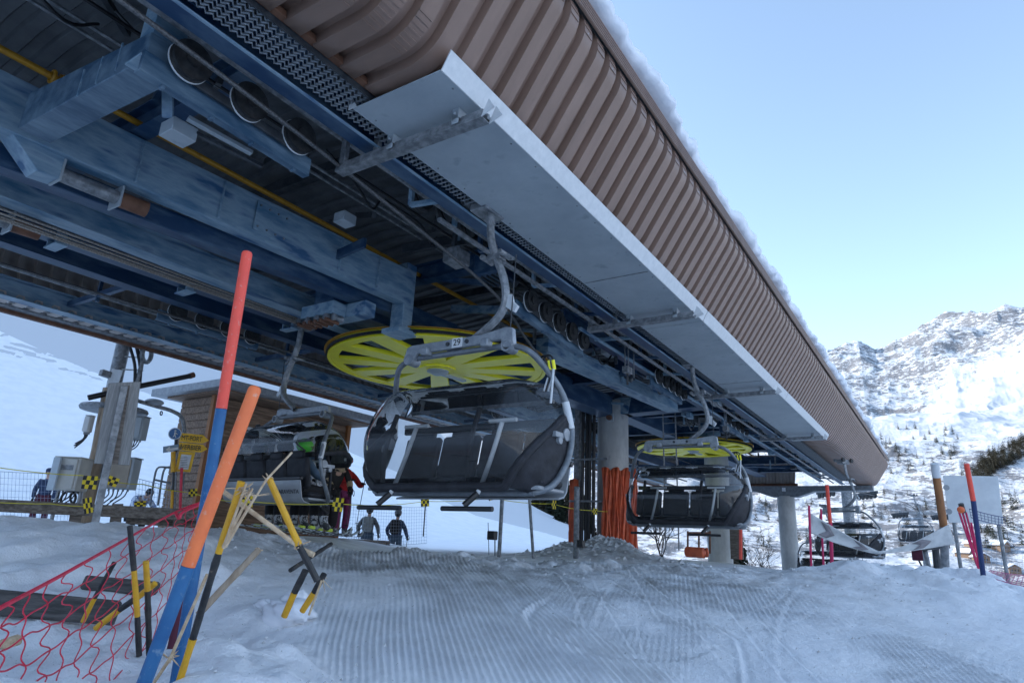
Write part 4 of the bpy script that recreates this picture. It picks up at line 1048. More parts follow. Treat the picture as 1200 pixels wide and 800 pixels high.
def person(label, loc, rz, J=None, jacket=m_navy, trousers=m_ktr, head='hat', headmat=m_helmet, gloves=m_kj, boots='shoe', pack=None, group=None, goggles=False, sleeve=None, tr=1.0):
    """default pose stands facing -y; J overrides joints"""
    j = dict(pel=(0, 0, .96), waist=(0, 0, 1.10), chest=(0, .01, 1.30), neck=(0, .01, 1.46), head=(0, -.01, 1.63), hl=(.10, 0, .92), hr=(-.10, 0, .92), kl=(.12, -.03, .50), kr=(-.12, -.03, .50), al=(.13, .02, .10), ar=(-.13, .02, .10), tl=(.15, -.15, .04), tr=(-.15, -.15, .04),
             sl=(.165, .01, 1.385), sr=(-.165, .01, 1.385), el=(.25, .03, 1.14), er=(-.25, .03, 1.14), wl=(.24, -.06, .90), wr=(-.24, -.06, .90))
    if J: j.update(J)
    j = {k: V(v) for k, v in j.items()}
    t = thing('person', label, 'person', (0, 0, 0), group)
    hd = j['head']; nk = j['neck']; ax = (hd - nk).normalized(); fw = V((0, -1, 0)); 
    if 'face' in (J or {}): fw = V(J['face']).normalized()
    def hand(w, e, sgn):
        d = (w - e).normalized(); side = d.cross(V((0, 0, 1)));
        if side.length < .1: side = V((0, 1, 0))
        side.normalize(); n = side.cross(d); palm = w + d * .085
        ch = [[(w, .028), (w + d * .045, (.035, .022)), (palm, (.038, .022))]]
        for q in range(4):
            o = side * ((q - 1.5) * .019); b = palm + o; L_ = (.060, .072, .068, .052)[q]
            ch.append([(palm, (.038, .022)), (b + d * .012, .0095), (b + d * L_ * .55 - n * .012, .009), (b + d * L_ * .8 - n * .034, .008)])
        th = w + d * .03 + side * .035 * sgn
        ch.append([(w + d * .045, (.035, .022)), (th, .011), (th + d * .03 + side * .018 * sgn - n * .014, .010)])
        return ch
    # one continuous body
    body = [[(j['pel'], (.13, .10)), (j['waist'], (.12, .09)), (j['chest'], (.15, .10)), (nk - ax * .04, .06), (nk + ax * .04, .052), (hd - ax * .07 + fw * .03, .062), (hd, (.085, .098)), (hd + ax * .09, .07)],
            [(hd, (.085, .098)), (hd + fw * .095 - ax * .01, .018)]]
    for s_ in 'lr':
        body.append([(j['pel'], (.13, .10)), (j['h' + s_], .085), (j['k' + s_], .055), (j['a' + s_], .04), (j['t' + s_], .035)])
        body.append([(j['chest'], (.15, .10)), (j['s' + s_], .06), (j['e' + s_], .042), (j['w' + s_], .03)] )
    b = skin_obj('body', body, m_skin, t)
    for s_, sg in (('l', 1), ('r', -1)):
        skin_obj('glove', hand(j['w' + s_], j['e' + s_], sg), gloves, t, 1)
    # clothes
    jk = [[(j['pel'] - V((0, 0, .03)), (.178, .145)), (j['waist'], (.168, .14)), (j['chest'], (.165, .14)), (nk - ax * .05, .09), (nk + ax * .015, .078)]]
    for s_ in 'lr': jk.append([(j['chest'], (.165, .14)), (j['s' + s_], .080), (j['e' + s_], .068), (j['w' + s_], .05)])
    skin_obj('jacket', jk, jacket, t)
    if sleeve:
        for s_ in sleeve[1]: 
            e, w_, s0 = j['e' + s_], j['w' + s_], j['s' + s_]
            skin_obj('sleeve_panel', [[(s0.lerp(e, .75), .076), (e, .077), (e.lerp(w_, .75), .062)]], sleeve[0], t, 1)
        skin_obj('shoulder_panel', [[(j['sl'] + V((-.02, 0, .02)), .085), (nk - ax * .05, .112), (j['sr'] + V((.02, 0, .02)), .085)]], sleeve[0], t, 1)
    trs = []
    for s_ in 'lr': trs.append([(j['pel'], (.150, .115)), (j['h' + s_], .108 * tr), (j['k' + s_], .088 * tr), (j['a' + s_].lerp(j['k' + s_], .12), .085 * tr)])
    skin_obj('trousers', trs, trousers, t)
    for s_ in 'lr':
        a_, to = j['a' + s_], j['t' + s_]
        if boots == 'ski':
            skin_obj('ski_boot', [[(a_.lerp(j['k' + s_], .45), .075), (a_, .072), (a_.lerp(to, .6) - V((0, 0, .03)), (.055, .06)), (to - V((0, 0, .0)), .045)]], m_boot, t, 1)
        else:
            skin_obj('shoe', [[(a_.lerp(j['k' + s_], .15), .055), (a_ - V((0, 0, .03)), .055), (to, .045)]], m_kj, t, 1)
    for sg in (-1, 1):
        side = fw.cross(V((0, 0, 1))).normalized()
        MB().ball(hd + fw * .088 + side * .032 * sg + ax * .012, .011, 8, 6).build('eye', m_paper if sg else m_paper, b)
        MB().ball(hd + side * .085 * sg - ax * .005, (.018, .022, .032), 8, 6).build('ear', m_skin, b)
    MB().ball(hd + fw * .082 - ax * .055, (.026, .012, .008), 8, 6).build('mouth', m_maroon, b)
    if head == 'helmet':
        mb = MB(); c = hd + ax * .045 - fw * .012
        mb.ball(c, (.125, .135, .115), 20, 12); mb.v = [tuple(V(v)) for v in mb.v]
        h = mb.build('helmet', headmat, t)
        MB().tube([hd + fw * (.105 if abs(a) < 50 else .085) * math.cos(R(a)) + fw.cross(V((0, 0, 1))) * .105 * math.sin(R(a)) + ax * .03 for a in range(-80, 81, 16)], .022, 8).build('goggle_frame', m_kj, h)
        g = []
        for a in range(-55, 56, 11):
            p = hd + fw * .128 * math.cos(R(a)) + fw.cross(V((0, 0, 1))) * .112 * math.sin(R(a)); g.append([p + ax * -.012, p + fw * .008 + ax * .02, p + ax * .055])
        MB().sheet(g).build('goggles', m_goggle, h, solid=.004)
    elif head == 'hat':
        mb = MB().lathe(hd + ax * .02, ax, [(.108, 0), (.112, .03), (.108, .07), (.085, .11), (.04, .135), (.0, .14)], 18); mb.build('hat', headmat, t)
        MB().ball(hd - fw * .03 - ax * .0, (.092, .085, .085), 14, 8).build('hair', m_kj, t)
    elif head == 'cap':
        mb = MB().lathe(hd + ax * .03, ax, [(.10, 0), (.104, .03), (.095, .07), (.06, .10), (.0, .11)], 18); c = mb.build('cap', headmat, t)
        MB().box(hd + fw * .13 + ax * .045, (.15, .11, .012), fw.to_track_quat('-Y', 'Z').to_matrix()).build('brim', headmat, c, bevel=.005)
        MB().ball(hd - fw * .025, (.09, .088, .085), 14, 8).build('hair', m_kj, t)
    elif head == 'long':
        MB().ball(hd - fw * .03 + ax * .03, (.10, .10, .11), 14, 8).build('hair', m_kj, t)
    if pack:
        c = j['chest'] - fw * .20 - V((0, 0, .05))
        p = MB().box(c, (.30, .17, .44), fw.to_track_quat('-Y', 'Z').to_matrix()).build('rucksack', pack, t, bevel=.06)
        MB().box(c - fw * .10 - V((0, 0, .07)), (.22, .07, .20), fw.to_track_quat('-Y', 'Z').to_matrix()).build('pocket', pack, p, bevel=.025)
        for sg in (-1, 1):
            MB().tube(smooth_pts([c + V((.1 * sg, 0, .18)), j['neck'] + V((.12 * sg, 0, -.0)), j['chest'] + fw * .15 + V((.13 * sg, 0, .02)), c + V((.14 * sg, 0, -.14)) + fw * .12], 4), .018, 6).build('strap', m_kj, p)
    t.location = loc; t.rotation_euler = (0, 0, rz)
    return t
def ski(name, label, a, b, w_=.085, bind=m_dark):
    a = V(a); b = V(b); d = (b - a).normalized()
    o = thing(name, label, 'ski', a, 'skis of the people at the loading place')
    rows = []; n = 14; s_ = d.cross(V((0, 0, 1))).normalized(); up_ = s_.cross(d)
    for i in range(n + 1):
        f = i / n; w2 = w_ / 2 * (1.15 - .3 * math.sin(f * math.pi)) * (min(1, (1 - f) * 9) ** .5 + .02)
        z = .16 * max(0, (f - .86) / .14) ** 1.6; p = a.lerp(b, f) + up_ * z
        rows.append([p - s_ * w2, p + s_ * w2])
    MB().sheet(rows).build('ski_blade', m_ski, o, solid=.012)
    m_ = a.lerp(b, .47)
    for dd in (-.19, .15): MB().box(m_ + d * dd + up_ * .035, (.07, .10, .05), Matrix((s_, d, up_)).transposed()).build('binding', bind, o, bevel=.01)
    return o
def ski_pole(label, top, tip, group='ski poles'):
    o = thing('ski_pole', label, 'ski pole', top, group); top = V(top); tip = V(tip); d = (tip - top).normalized()
    MB().tube([top, tip], [.010, .006], 8).build('shaft', m_dark, o)
    MB().tube([top - d * .02, top + d * .11], .017, 8).build('grip', m_kj, o)
    MB().lathe(tip - d * .07, d, [(.004, 0), (.045, .006), (.045, .012), (.004, .014)], 12).build('basket', m_kj, o)
    MB().tube(smooth_pts([top, top + V((.05, .02, -.05)), top + V((.03, .03, -.14)), top + d * .03], 4), .006, 5).build('wrist_strap', m_kj, o)
    return o

# two skiers waiting on the platform edge beside the far lane
p1 = PZ(394, 628, .0); s1 = p1.length
gzv = .02
A = Vector((-11.45, 10.65, gzv)); B = Vector((-11.1, 9.95, gzv))
face_r = R(75)      # facing +x and slightly away
person('skier in a red jacket and black helmet holding a ski pole upright', A, face_r, dict(wl=(.20, -.46, 1.14), el=(.27, -.22, 1.12), wr=(-.10, -.42, 1.20), er=(-.26, -.20, 1.16)), jacket=m_rj, trousers=m_purp, head='helmet', boots='ski', gloves=m_kj, goggles=True, sleeve=(m_rj, 'lr'))
person('skier bent forward in a black jacket with beige shoulders and sleeves', B, face_r, dict(waist=(0, -.06, 1.10), chest=(0, -.16, 1.27), neck=(0, -.26, 1.40), head=(0, -.38, 1.48), face=(0, -.75, -.65), sl=(.19, -.20, 1.36), sr=(-.19, -.20, 1.36), el=(.27, -.30, 1.10), er=(-.26, -.32, 1.10), wl=(.20, -.46, .92), wr=(-.18, -.48, .93)), jacket=m_kj, trousers=m_ktr, head='helmet', headmat=m_kj, boots='ski', sleeve=(m_beige, 'lr'), tr=1.2)
for q, dd, lb in ((A, .14, 'far ski under the skier in the red jacket'), (A, -.14, 'near ski under the skier in the red jacket'), (B, .14, 'far ski under the skier bent forward in black'), (B, -.14, 'near ski under the skier bent forward in black')):
    r_ = Matrix.Rotation(face_r, 3, 'Z'); f_ = r_ @ V((0, -1, 0)); sd = r_ @ V((1, 0, 0))
    ski('ski', lb, q + sd * dd - f_ * .75 + V((0, 0, .015)), q + sd * dd + f_ * .85 + V((0, 0, .015)))
r_ = Matrix.Rotation(face_r, 3, 'Z')
def loc_pt(q, v): return q + r_ @ V(v)
ski_pole('black ski pole held high by the skier in red', loc_pt(A, (.18, -.58, 1.36)), loc_pt(A, (.16, -.44, .24)))
ski_pole('black ski pole hanging from the hand of the skier bent forward', loc_pt(B, (.20, -.56, .96)), loc_pt(B, (.26, -.36, .18)))
# riders in the far lane chair, seen from behind
def rider(x, label, hm, jk, trm, head='helmet'):
    J = dict(pel=(0, .10, .68), waist=(0, .14, .80), chest=(0, .16, 1.02), neck=(0, .13, 1.17), head=(0, .08, 1.30), hl=(.09, .06, .68), hr=(-.09, .06, .68), kl=(.12, -.36, .66), kr=(-.12, -.36, .66), al=(.12, -.36, .22), ar=(-.12, -.36, .22), tl=(.13, -.50, .13), tr=(-.13, -.50, .13),
             sl=(.18, .14, 1.12), sr=(-.18, .14, 1.12), el=(.23, .0, .92), er=(-.23, .0, .92), wl=(.14, -.24, .86), wr=(-.14, -.24, .86))
    lp = Matrix.Rotation(lc.rotation_euler.z, 3, 'Z') @ V((x, 0, 0)) + lc.location
    p = person(label, lp, lc.rotation_euler.z, J, jacket=jk, trousers=trm, head=head, headmat=hm, boots='ski', group='riders on the far lane chair')
    for sg, lb in ((-1, 'ski hanging from the boot of the ' ), (1, 'other ski hanging from the boot of the ')):
        f = Matrix.Rotation(lc.rotation_euler.z, 3, 'Z'); a = lp + f @ V((.12 * sg, .36, .13)); b_ = lp + f @ V((.12 * sg, -1.15, .02))
        ski('ski', lb + label.split(' riding')[0], a, b_, bind=m_ylb)
    return p
rider(.78, 'rider in blue with black helmet riding at the hut side of the chair', m_helmet, m_jean, m_ktr)
rider(.10, 'rider in dark grey riding in the middle of the chair', m_helmet, m_gj, m_ktr)
rider(-.40, 'rider with lime green helmet riding in the chair', m_green, m_jean, m_ktr)
# walkers beyond the crest
def at_px(px, py, d):
    q = P(px, py, d); return q
for (px, topy, label, jk, tm, pk, rz) in ((434, 593, 'walker with a grey rucksack and round hat seen from behind', m_gj, m_jean, m_pack, 180 + 35), (467, 597, 'smaller walker in navy carrying a black shoulder bag', m_navy, m_jean, m_kj, 180 + 25)):
    q = P(px, topy, 20.0 if px < 450 else 20.6); g = min(q.z - 1.76, gz(q.x, q.y) + .2)
    base = V((q.x, q.y, q.z - 1.77))
    person(label, base, R(rz), dict(wl=(.30, -.16, .98), wr=(-.30, -.16, .98), el=(.30, .04, 1.16), er=(-.30, .04, 1.16)), jacket=jk, trousers=tm, head='hat', headmat=m_gj, pack=pk, group='walkers beyond the crest')
    for sg in (-1, 1):
        rr_ = Matrix.Rotation(R(rz), 3, 'Z'); tp = base + rr_ @ V((.30 * sg, -.26, 1.02)); ski_pole(('left' if sg < 0 else 'right') + ' walking pole of the ' + label.split(' with')[0].split(' in')[0] + (' with the grey rucksack' if px < 450 else ' in navy'), tp, tp + V((.06 * sg, .0, -1.05)))
# man by the cabinet and a crouching helper
q = ray(41, 622) * (18.6 / 770)
person('man in navy jacket, cap and dark red trousers standing by the pale cabinet', V((q.x, q.y, q.z)), R(60), dict(kl=(.14, -.08, .50), kr=(-.16, .04, .50)), jacket=m_navy, trousers=m_maroon, head='cap', headmat=m_navy)
q = ray(155, 625) * (16.5 / 770)
person('crouching person in a blue and white camouflage jacket behind the grey boxes', V((q.x, q.y, q.z)), R(100), dict(pel=(0, .12, .42), waist=(0, .08, .55), chest=(0, -.08, .80), neck=(0, -.20, .90), head=(0, -.32, .98), face=(0, -.8, -.5), hl=(.10, .12, .40), hr=(-.10, .12, .40), kl=(.16, -.25, .48), kr=(-.16, -.25, .48), al=(.14, .0, .10), ar=(-.14, .0, .10), tl=(.15, -.18, .04), tr=(-.15, -.18, .04),
       sl=(.19, -.10, .86), sr=(-.19, -.10, .86), el=(.26, -.26, .66), er=(-.26, -.26, .66), wl=(.16, -.45, .58), wr=(-.16, -.45, .58)), jacket=m_camo, trousers=m_ktr, head='long')
# ------------------------------------------------------------------ helpers for placing
CR = Vector((_v2.x, _v1.x, 0)).normalized()       # camera right on the ground
def PV(px, py, A, n=None):      # the photo position on the vertical plane through A that faces the eye
    A = Vector(A); n = Vector((A.x, A.y, 0)).normalized() if n is None else n
    r = ray(px, py); return r * (A.dot(n) / r.dot(n))
def hit(px, py, rmax=4000):
    r = ray(px, py); h = math.hypot(r.x, r.y); t = np.geomspace(6, rmax, 1400) / h
    X = r.x * t; Y = r.y * t; Z = r.z * t; g = H(X, Y, False); k = np.nonzero(Z < g)[0]
    if len(k) == 0: return None
    i = max(k[0], 1); return Vector((X[i], Y[i], g[i]))
def solid_thing(name, label, cat, mb, mat, group=None, **k):
    o = mb.build(name, mat, None, **k); return tag(o, label, cat, group)
def rooted(name, label, cat, loc, group=None): return thing(name, label, cat, loc, group)

# ------------------------------------------------------------------ wooden hut behind the far lane
hz = gz(-14, 10) - .05
hut = thing('hut', 'small brown boarded operator hut with flat grey roof beyond the far lane', 'hut', (-14.6, 10.7, 0))
MB().span((-15.3, 8.74, -.2), (-14.05, 12.9, .85)).build('wall', m_hut, hut, bevel=.01)
w_ = MB(); w_.span((-15.3, 8.74, .852), (-15.2, 12.9, 3.0)); w_.span((-15.198, 8.74, .852), (-14.05, 8.84, 3.0)); w_.span((-15.198, 12.8, .852), (-14.05, 12.9, 3.0))
w_.build('wall', m_hut, hut)
w_ = MB(); w_.span((-14.15, 8.842, .852), (-14.052, 9.55, 3.0)); w_.build('wall', m_hut, hut)
MB().span((-14.15, 9.552, 2.45), (-14.052, 12.798, 3.0)).build('lintel', m_hut, hut)
bd = MB()
for k in range(17):
    z = .0 + k * .175; bd.span((-15.3, 8.715, z + .012), (-14.02, 8.738, z + .165))
    if z < .8 or z > 2.4: bd.span((-14.048, 8.74, z + .012), (-14.025, 12.9, z + .165))
    else: bd.span((-14.048, 8.74, z + .012), (-14.025, 9.5, z + .165))
bd.build('boarding', m_hut, hut, bevel=.006)
fr = MB()
for y in (9.53, 10.6, 11.7, 12.72): fr.span((-14.10, y, .86), (-14.0, y + .07, 2.45))
fr.span((-14.098, 9.6, .861), (-14.002, 12.72, .93)); fr.span((-14.098, 9.6, 2.38), (-14.002, 12.72, 2.449))
wf = fr.build('window_frame', m_white, hut, bevel=.004)
MB().span((-14.06, 9.56, .9), (-14.05, 12.74, 2.4)).build('pane', m_pane, wf)
for y in (8.68, 12.84): MB().span((-14.06, y, -.2), (-13.94, y + .13, 3.02)).build('corner_post', m_hutpost, hut, bevel=.006)
MB().span((-16.0, 8.30, 3.06), (-13.06, 13.4, 3.24)).build('roof', m_yoke, hut, bevel=.01)
MB().span((-15.6, 8.5, 3.02), (-13.3, 13.2, 3.057)).build('soffit', m_hut, hut)
MB().span((-15.9, 8.6, 3.243), (-13.5, 13.0, 3.30)).build('snow_cap', m_snowc, hut, bevel=.05)
# timber decking in front of the hut
dk = MB()
for k in range(4): dk.span((-13.7 + k * .0, 8.9 + k * 1.15, -.24), (-12.5, 10.0 + k * 1.15, -.02))
solid_thing('loading_deck', 'low weathered timber deck between the hut and the waiting skiers', 'deck', dk, m_wood, bevel=.01)
# dark red panel and shelf inside
th = thing('control_desk', 'dark red control desk seen through the hut window', 'desk', (-14.6, 11, .85))
MB().span((-14.9, 10.2, .86), (-14.3, 12.4, 1.4)).build('desk_body', m_maroon, th, bevel=.01); MB().span((-14.95, 10.15, 1.402), (-14.25, 12.45, 1.44)).build('desk_top', m_white, th)

# ------------------------------------------------------------------ mast with cabinets on the left
mx, my = -13.55, 6.28; mzb = gz(mx, my)
mast = thing('mast', 'thick grey steel mast with cables and a wooden pole bolted to it', 'mast', (mx, my, mzb))
MB().tube([(mx, my, mzb - .2), (mx, my, 4.2)], .13, 20).build('pole', m_galvd, mast)
A = Vector((mx, my, 0)); nrm = A.normalized()
def mp(px, py, dd=0.0): return PV(px, py, A - nrm * dd, nrm)
MB().tube([mp(99, 612, .25), mp(128, 455, .25)], .11, 14).build('wooden_pole', m_pole, mast)
for (a, b, r_) in (((160, 405), (163, 455), .035), ((167, 402), (157, 460), .045), ((152, 405), (158, 450), .03)):
    MB().tube(smooth_pts([mp(*a, .2), mp((a[0] + b[0]) / 2 + 3, (a[1] + b[1]) / 2, .22), mp(*b, .2)], 4), r_, 10).build('cable', m_blackp if r_ < .04 else m_galvd, mast)
MB().torus(mp(172, 415, .2), CR, .16, .045, 20, 8).build('hose_loop', m_galvd, mast)
for py in (417, 432):
    MB().tube([mp(133, py, .1), mp(168, py + 2, .1)], .015, 6).build('band', m_galvl, mast)
MB().bar(mp(118, 436, .3), mp(142, 444, .1), .12, .12).build('bracket', m_galvd, mast, bevel=.01)
MB().bar(mp(126, 468, .3), mp(138, 433, .3), .02, .22, up=CR).build('name_plate', m_galvl, mast, bevel=.004)
rg = MB().lathe(mp(134, 480), (0, 0, 1), [(.14, -.04), (.58, -.04), (.60, 0), (.58, .04), (.14, .04), (.14, -.04)], 36).build('collar_platform', m_galvd, mast)
hp = thing('insulated_pipe', 'long black insulated pipe running from the mast to the hut roof', 'pipe', mp(103, 466, .35))
MB().tube([mp(103, 466, .35), mp(160, 453, .3), mp(224, 440, -.4)], .055, 12).build('sleeve', m_blackp, hp); MB().tube([mp(222, 440.5, -.38), mp(227, 439, -.42)], .062, 12).build('end_clip', m_rust, hp)
def cabinet(name, label, c, w_, d_, h_, mat, door, extras=True):
    c = Vector(c); Mx = Matrix((CR, Vector((-CR.y, CR.x, 0)), Vector((0, 0, 1)))).transposed()
    o = thing(name, label, 'cabinet', c)
    MB().box(c, (w_, d_, h_), Mx).build('cabinet_body', mat, o, bevel=.012)
    MB().box(c - Mx @ Vector((w_ * .03, d_ / 2 + .012, 0)), (w_ * .86, .02, h_ * .92), Mx).build('door', door, o, bevel=.006)
    MB().box(c + Mx @ Vector((0, 0, h_ / 2 + .012)), (w_ * 1.06, d_ * 1.1, .02), Mx).build('lid', mat, o, bevel=.005)
    if extras:
        for k in range(5):
            p0 = c + Mx @ Vector((-w_ * .35 + k * w_ * .17, 0, -h_ / 2)); q_ = p0 + Vector((0, 0, -.22 - .04 * (k % 3))) + CR * (-.1 - .03 * k)
            cb = MB().tube(smooth_pts([p0, p0.lerp(q_, .5) + CR * .06, q_], 4), .012, 6).build('cable', m_blackp, o); MB().cyl(p0 + Vector((0, 0, .01)), p0 - Vector((0, 0, .04)), .018, 8).build('gland', m_galvd, cb)
    return o, Mx
cabinet('junction_box', 'grey junction box high on the mast with hanging cables', mp(161, 502, .2), .32, .22, .44, m_galvs, m_galvs)
cabinet('junction_box', 'tiny pale junction box clamped to the hillside flank of the wooden pole', mp(104, 497, .25), .12, .12, .30, m_white, m_white)
cabinet('junction_box', 'tan covered junction box low on the mast beside the leaning post', mp(143, 555, .55), .52, .25, .56, m_galvs, m_tan)
cab, Mx = cabinet('control_cabinet', 'large pale control cabinet with a grey vent standing beside the man in navy', mp(84, 556, .6), .46, .36, .56, m_cab, m_cab)
c = mp(88, 549, .6); MB().box(c - Mx @ Vector((0, .215, 0)), (.22, .01, .09), Mx).build('vent', m_galvd, cab)
MB().box(mp(72, 556, .6) - Mx @ Vector((.0, .19, 0)), (.13, .05, .57), Mx).build('side_door', m_cabb, cab, bevel=.008)
for sgn in (-.2, .2):
    q_ = mp(82, 575, .6) + CR * sgn; MB().tube([q_, Vector((q_.x, q_.y, gz(q_.x, q_.y)))], .03, 8).build('leg', m_galvd, cab)
MB().torus(mp(80, 584, .5), Mx @ Vector((0, 1, 0)), .13, .022, 20, 6).build('cable_coil', m_blackp, cab)
MB().torus(mp(88, 583, .5), Mx @ Vector((.3, 1, .2)), .11, .02, 20, 6).build('cable_coil', m_blackp, cab)

# street lamp arm and lamp
lp = thing('lamp', 'curved grey lamp arm with a small clear dome beside the hut', 'lamp', mp(207, 600, -.6))
lpt = smooth_pts([mp(213, 575, -.5), mp(216, 520, -.5), mp(214, 492, -.5), mp(203, 482, -.4), mp(180, 475, -.3), mp(150, 466, 0)], 6)
MB().tube(lpt, .04, 10).build('arm', m_galvd, lp); MB().ball(mp(181, 471, -.3), (.18, .18, .07), 18, 10).build('lamp_dome', m_galvs, lp); MB().torus(mp(189, 484, -.3), CR, .04, .012, 14, 6).build('hook', m_blackp, lp)
# tubular steps
st = thing('tubular_frame', 'grey tubular handrail frame standing before the hut corner', 'handrail', mp(190, 595, -1.2))
for sh in (0, 9): MB().tube(smooth_pts([mp(176 + sh, 592, -1.2), mp(180 + sh, 565, -1.2), mp(184 + sh, 549, -1.2), mp(192 + sh, 547, -1.2), mp(200, 548, -1.2)], 3), .022, 8).build('tube', m_grey, st)
MB().tube([mp(182, 562, -1.2), mp(200, 566, -1.2)], .022, 8).build('tube', m_grey, st)

# leaning post with the back of a plywood board
bpz = P(93, 699, 6.9); A2 = bpz; n2 = Vector((A2.x, A2.y, 0)).normalized()
def bp(px, py, dd=0.0): return PV(px, py, A2 - n2 * dd, n2)
sb = thing('sign_board', 'back of a grey plywood board on a square steel post in the snow', 'sign', (bpz.x, bpz.y, gz(bpz.x, bpz.y)))
MB().bar(bp(90, 712, .05), bp(146, 452, .05), .075, .05, up=n2).build('post', m_galvd, sb, bevel=.004)
MB().plate([bp(110, 543), bp(152, 545), bp(165, 447), bp(127, 449)], .018).build('board', m_ply, sb, bevel=.006)
MB().plate([bp(131, 544, .03), bp(138, 544, .03), bp(152, 452, .03), bp(144, 452, .03)], .02).build('stiffener', m_wood, sb)

# rail fence with grey boards
A3 = P(110, 610, 9.6); n3 = Vector((A3.x, A3.y, 0)).normalized()
def fp(px, py, dd=0.0): return PV(px, py, A3 - n3 * dd, n3)
fe = thing('rail_fence', 'weathered grey board fence in front of the mast and cabinets', 'fence', (A3.x, A3.y, gz(A3.x, A3.y)))
def plank(a, b, h_, parent, mat=m_woodh, t=.04, name='rail'): return MB().bar(a, b, t, h_).build(name, mat, parent, bevel=.008)
plank(fp(-60, 589), fp(240, 604), .17, fe); plank(fp(-60, 625), fp(128, 634), .16, fe); plank(fp(148, 608, -.2), fp(238, 613, -.2), .14, fe)
for (px, y0, y1) in ((133, 650, 590), (207, 640, 596), (86, 640, 590), (-30, 650, 586)):
    MB().bar(fp(px - 3, y0, -.06), fp(px + 5, y1, -.06), .15, .05, up=n3).build('post', m_wood, fe, bevel=.006)
# big boards lying in the snow
for (a, b, h_, lb) in (((-40, 702, 4.15), (138, 718, 4.3), .15, 'wide dark board lying in the snow under the red net'), ((98, 682, 4.9), (185, 690, 4.9), .10, 'short dark plank half buried behind the yellow sticks'), ((225, 628, 9.2), (262, 633, 9.4), .16, 'weathered beam end by the foot of the hut deck'), ((0, 756, 3.5), (24, 748, 3.6), .05, 'raw split stick poking in at the edge of the snow')):
    mb = MB().bar(P(*a), P(*b), .05, h_, up=(0, .5, 1)); solid_thing('plank', lb, 'plank', mb, m_woodd if h_ > .06 else m_split, bevel=.01)
# pale timber kick board behind the lift queue
solid_thing('plank', 'brown timber upright standing at the end of the loading deck', 'plank', MB().bar(PV(356, 628, (-11.6, 10.8, 0)), PV(352, 598, (-11.6, 10.8, 0)), .22, .05, up=(1, 0, 0)), m_hutpost, bevel=.01)

# grid nets
def grid_net(label, c00, c10, c01, c11, nu, nv, r_, mat, sag=0, wob=0.0):
    mb = MB(); c = [Vector(q) for q in (c00, c10, c01, c11)]
    def pt(u, v):
        p = (c[0] * (1 - u) + c[1] * u) * (1 - v) + (c[2] * (1 - u) + c[3] * u) * v
        return p + Vector((0, 0, -sag * 4 * u * (1 - u))) + Vector((math.sin(u * 23 + v * 7), math.cos(u * 17 + v * 11), math.sin(v * 19 + u * 13))) * wob
    for i in range(nu + 1): mb.tube([pt(i / nu, j / 8) for j in range(9)], r_, 4, cap=False)
    for j in range(nv + 1): mb.tube([pt(i / 20, j / nv) for i in range(21)], r_ if 0 < j < nv else r_ * 1.8, 4, cap=False)
    return solid_thing('safety_net', label, 'net', mb, mat)
m_bnet = M('faded blue grey net cord', (.30, .36, .46), rough=.7); m_pnet = M('faded pink net cord', (.45, .12, .22), rough=.7)
A4 = P(40, 600, 12.5)
grid_net('fine grid net strung behind the board fence and the man', PV(-60, 548, A4), PV(100, 556, A4), PV(-60, 642, A4), PV(92, 640, A4), 36, 12, .0035, m_bnet, .02)
grid_net('fine grid net between the mast and the hut corner', PV(160, 560, A4), PV(204, 570, A4), PV(158, 596, A4), PV(200, 600, A4), 12, 6, .004, m_bnet, .01)
A5 = P(450, 600, 17)
grid_net('fine pale net strung behind the two walkers', PV(400, 588, A5), PV(500, 594, A5), PV(396, 636, A5), PV(500, 636, A5), 34, 12, .003, m_bnet, .05)

# ------------------------------------------------------------------ direction signs
A6 = P(207, 545, 12.0); n6 = Vector((A6.x, A6.y, 0)).normalized(); up = Vector((0, 0, 1))
def sp(px, py, dd=0.0): return PV(px, py, A6 - n6 * dd, n6)
sg = thing('signpost', 'signpost with round blue pictogram and yellow arrow boards reading MT-FORT and VERBIER', 'signpost', (A6.x, A6.y, gz(A6.x, A6.y)))
MB().tube([sp(201, 612), sp(205, 540), sp(207, 505)], .028, 10).build('post', m_blackp, sg)
MB().tube([sp(204, 612, .03), sp(207.5, 530, .03)], .02, 8).build('post', m_galvd, sg)
def arrow(pts, mat, name='arrow_board', t=.012, dd=.06):
    return MB().plate([sp(x, y, dd) for x, y in pts], t).build(name, mat, sg, bevel=.002)
b1 = arrow([(213, 507), (238, 509.5), (245, 516), (237, 519.5), (210, 517)], m_signy)
b2 = arrow([(210, 518), (238, 520.5), (243, 526), (236, 530), (209, 527)], m_signy)
b3 = arrow([(191, 523), (213, 519.5), (213, 526.5), (191, 530.5)], m_signg)
def stext(body, px, py, w_px, h_px, parent, mat, dd=.085, slope=.1):
    M_ = frame(sp(px, py, dd), sp(px + 10, py + 10 * slope, dd) - sp(px, py, dd), Vector((0, 0, 1)))
    o = text_mesh('lettering', body, 1.0, mat, Matrix.Identity(4), parent, .002)
    me = o.data; xs = [v.co.x for v in me.vertices]; ys = [v.co.y for v in me.vertices]; off = WL[o.name]
    S = 12.0 / 770
    for v in me.vertices:
        x = (v.co.x + off.x - 0) ; y = v.co.y + off.y; z = v.co.z + off.z
        xc = (min(xs) + max(xs)) / 2 + off.x; yc = (min(ys) + max(ys)) / 2 + off.y
        q_ = M_ @ Vector(((x - xc) / (max(xs) - min(xs)) * w_px * S, (y - yc) / (max(ys) - min(ys)) * h_px * S, z))
        v.co = q_ - off
    return o
stext('MT-FORT', 225, 513.3, 22, 5.6, b1, m_blackp); stext('VERBIER', 224, 524, 22, 5.4, b2, m_blackp)
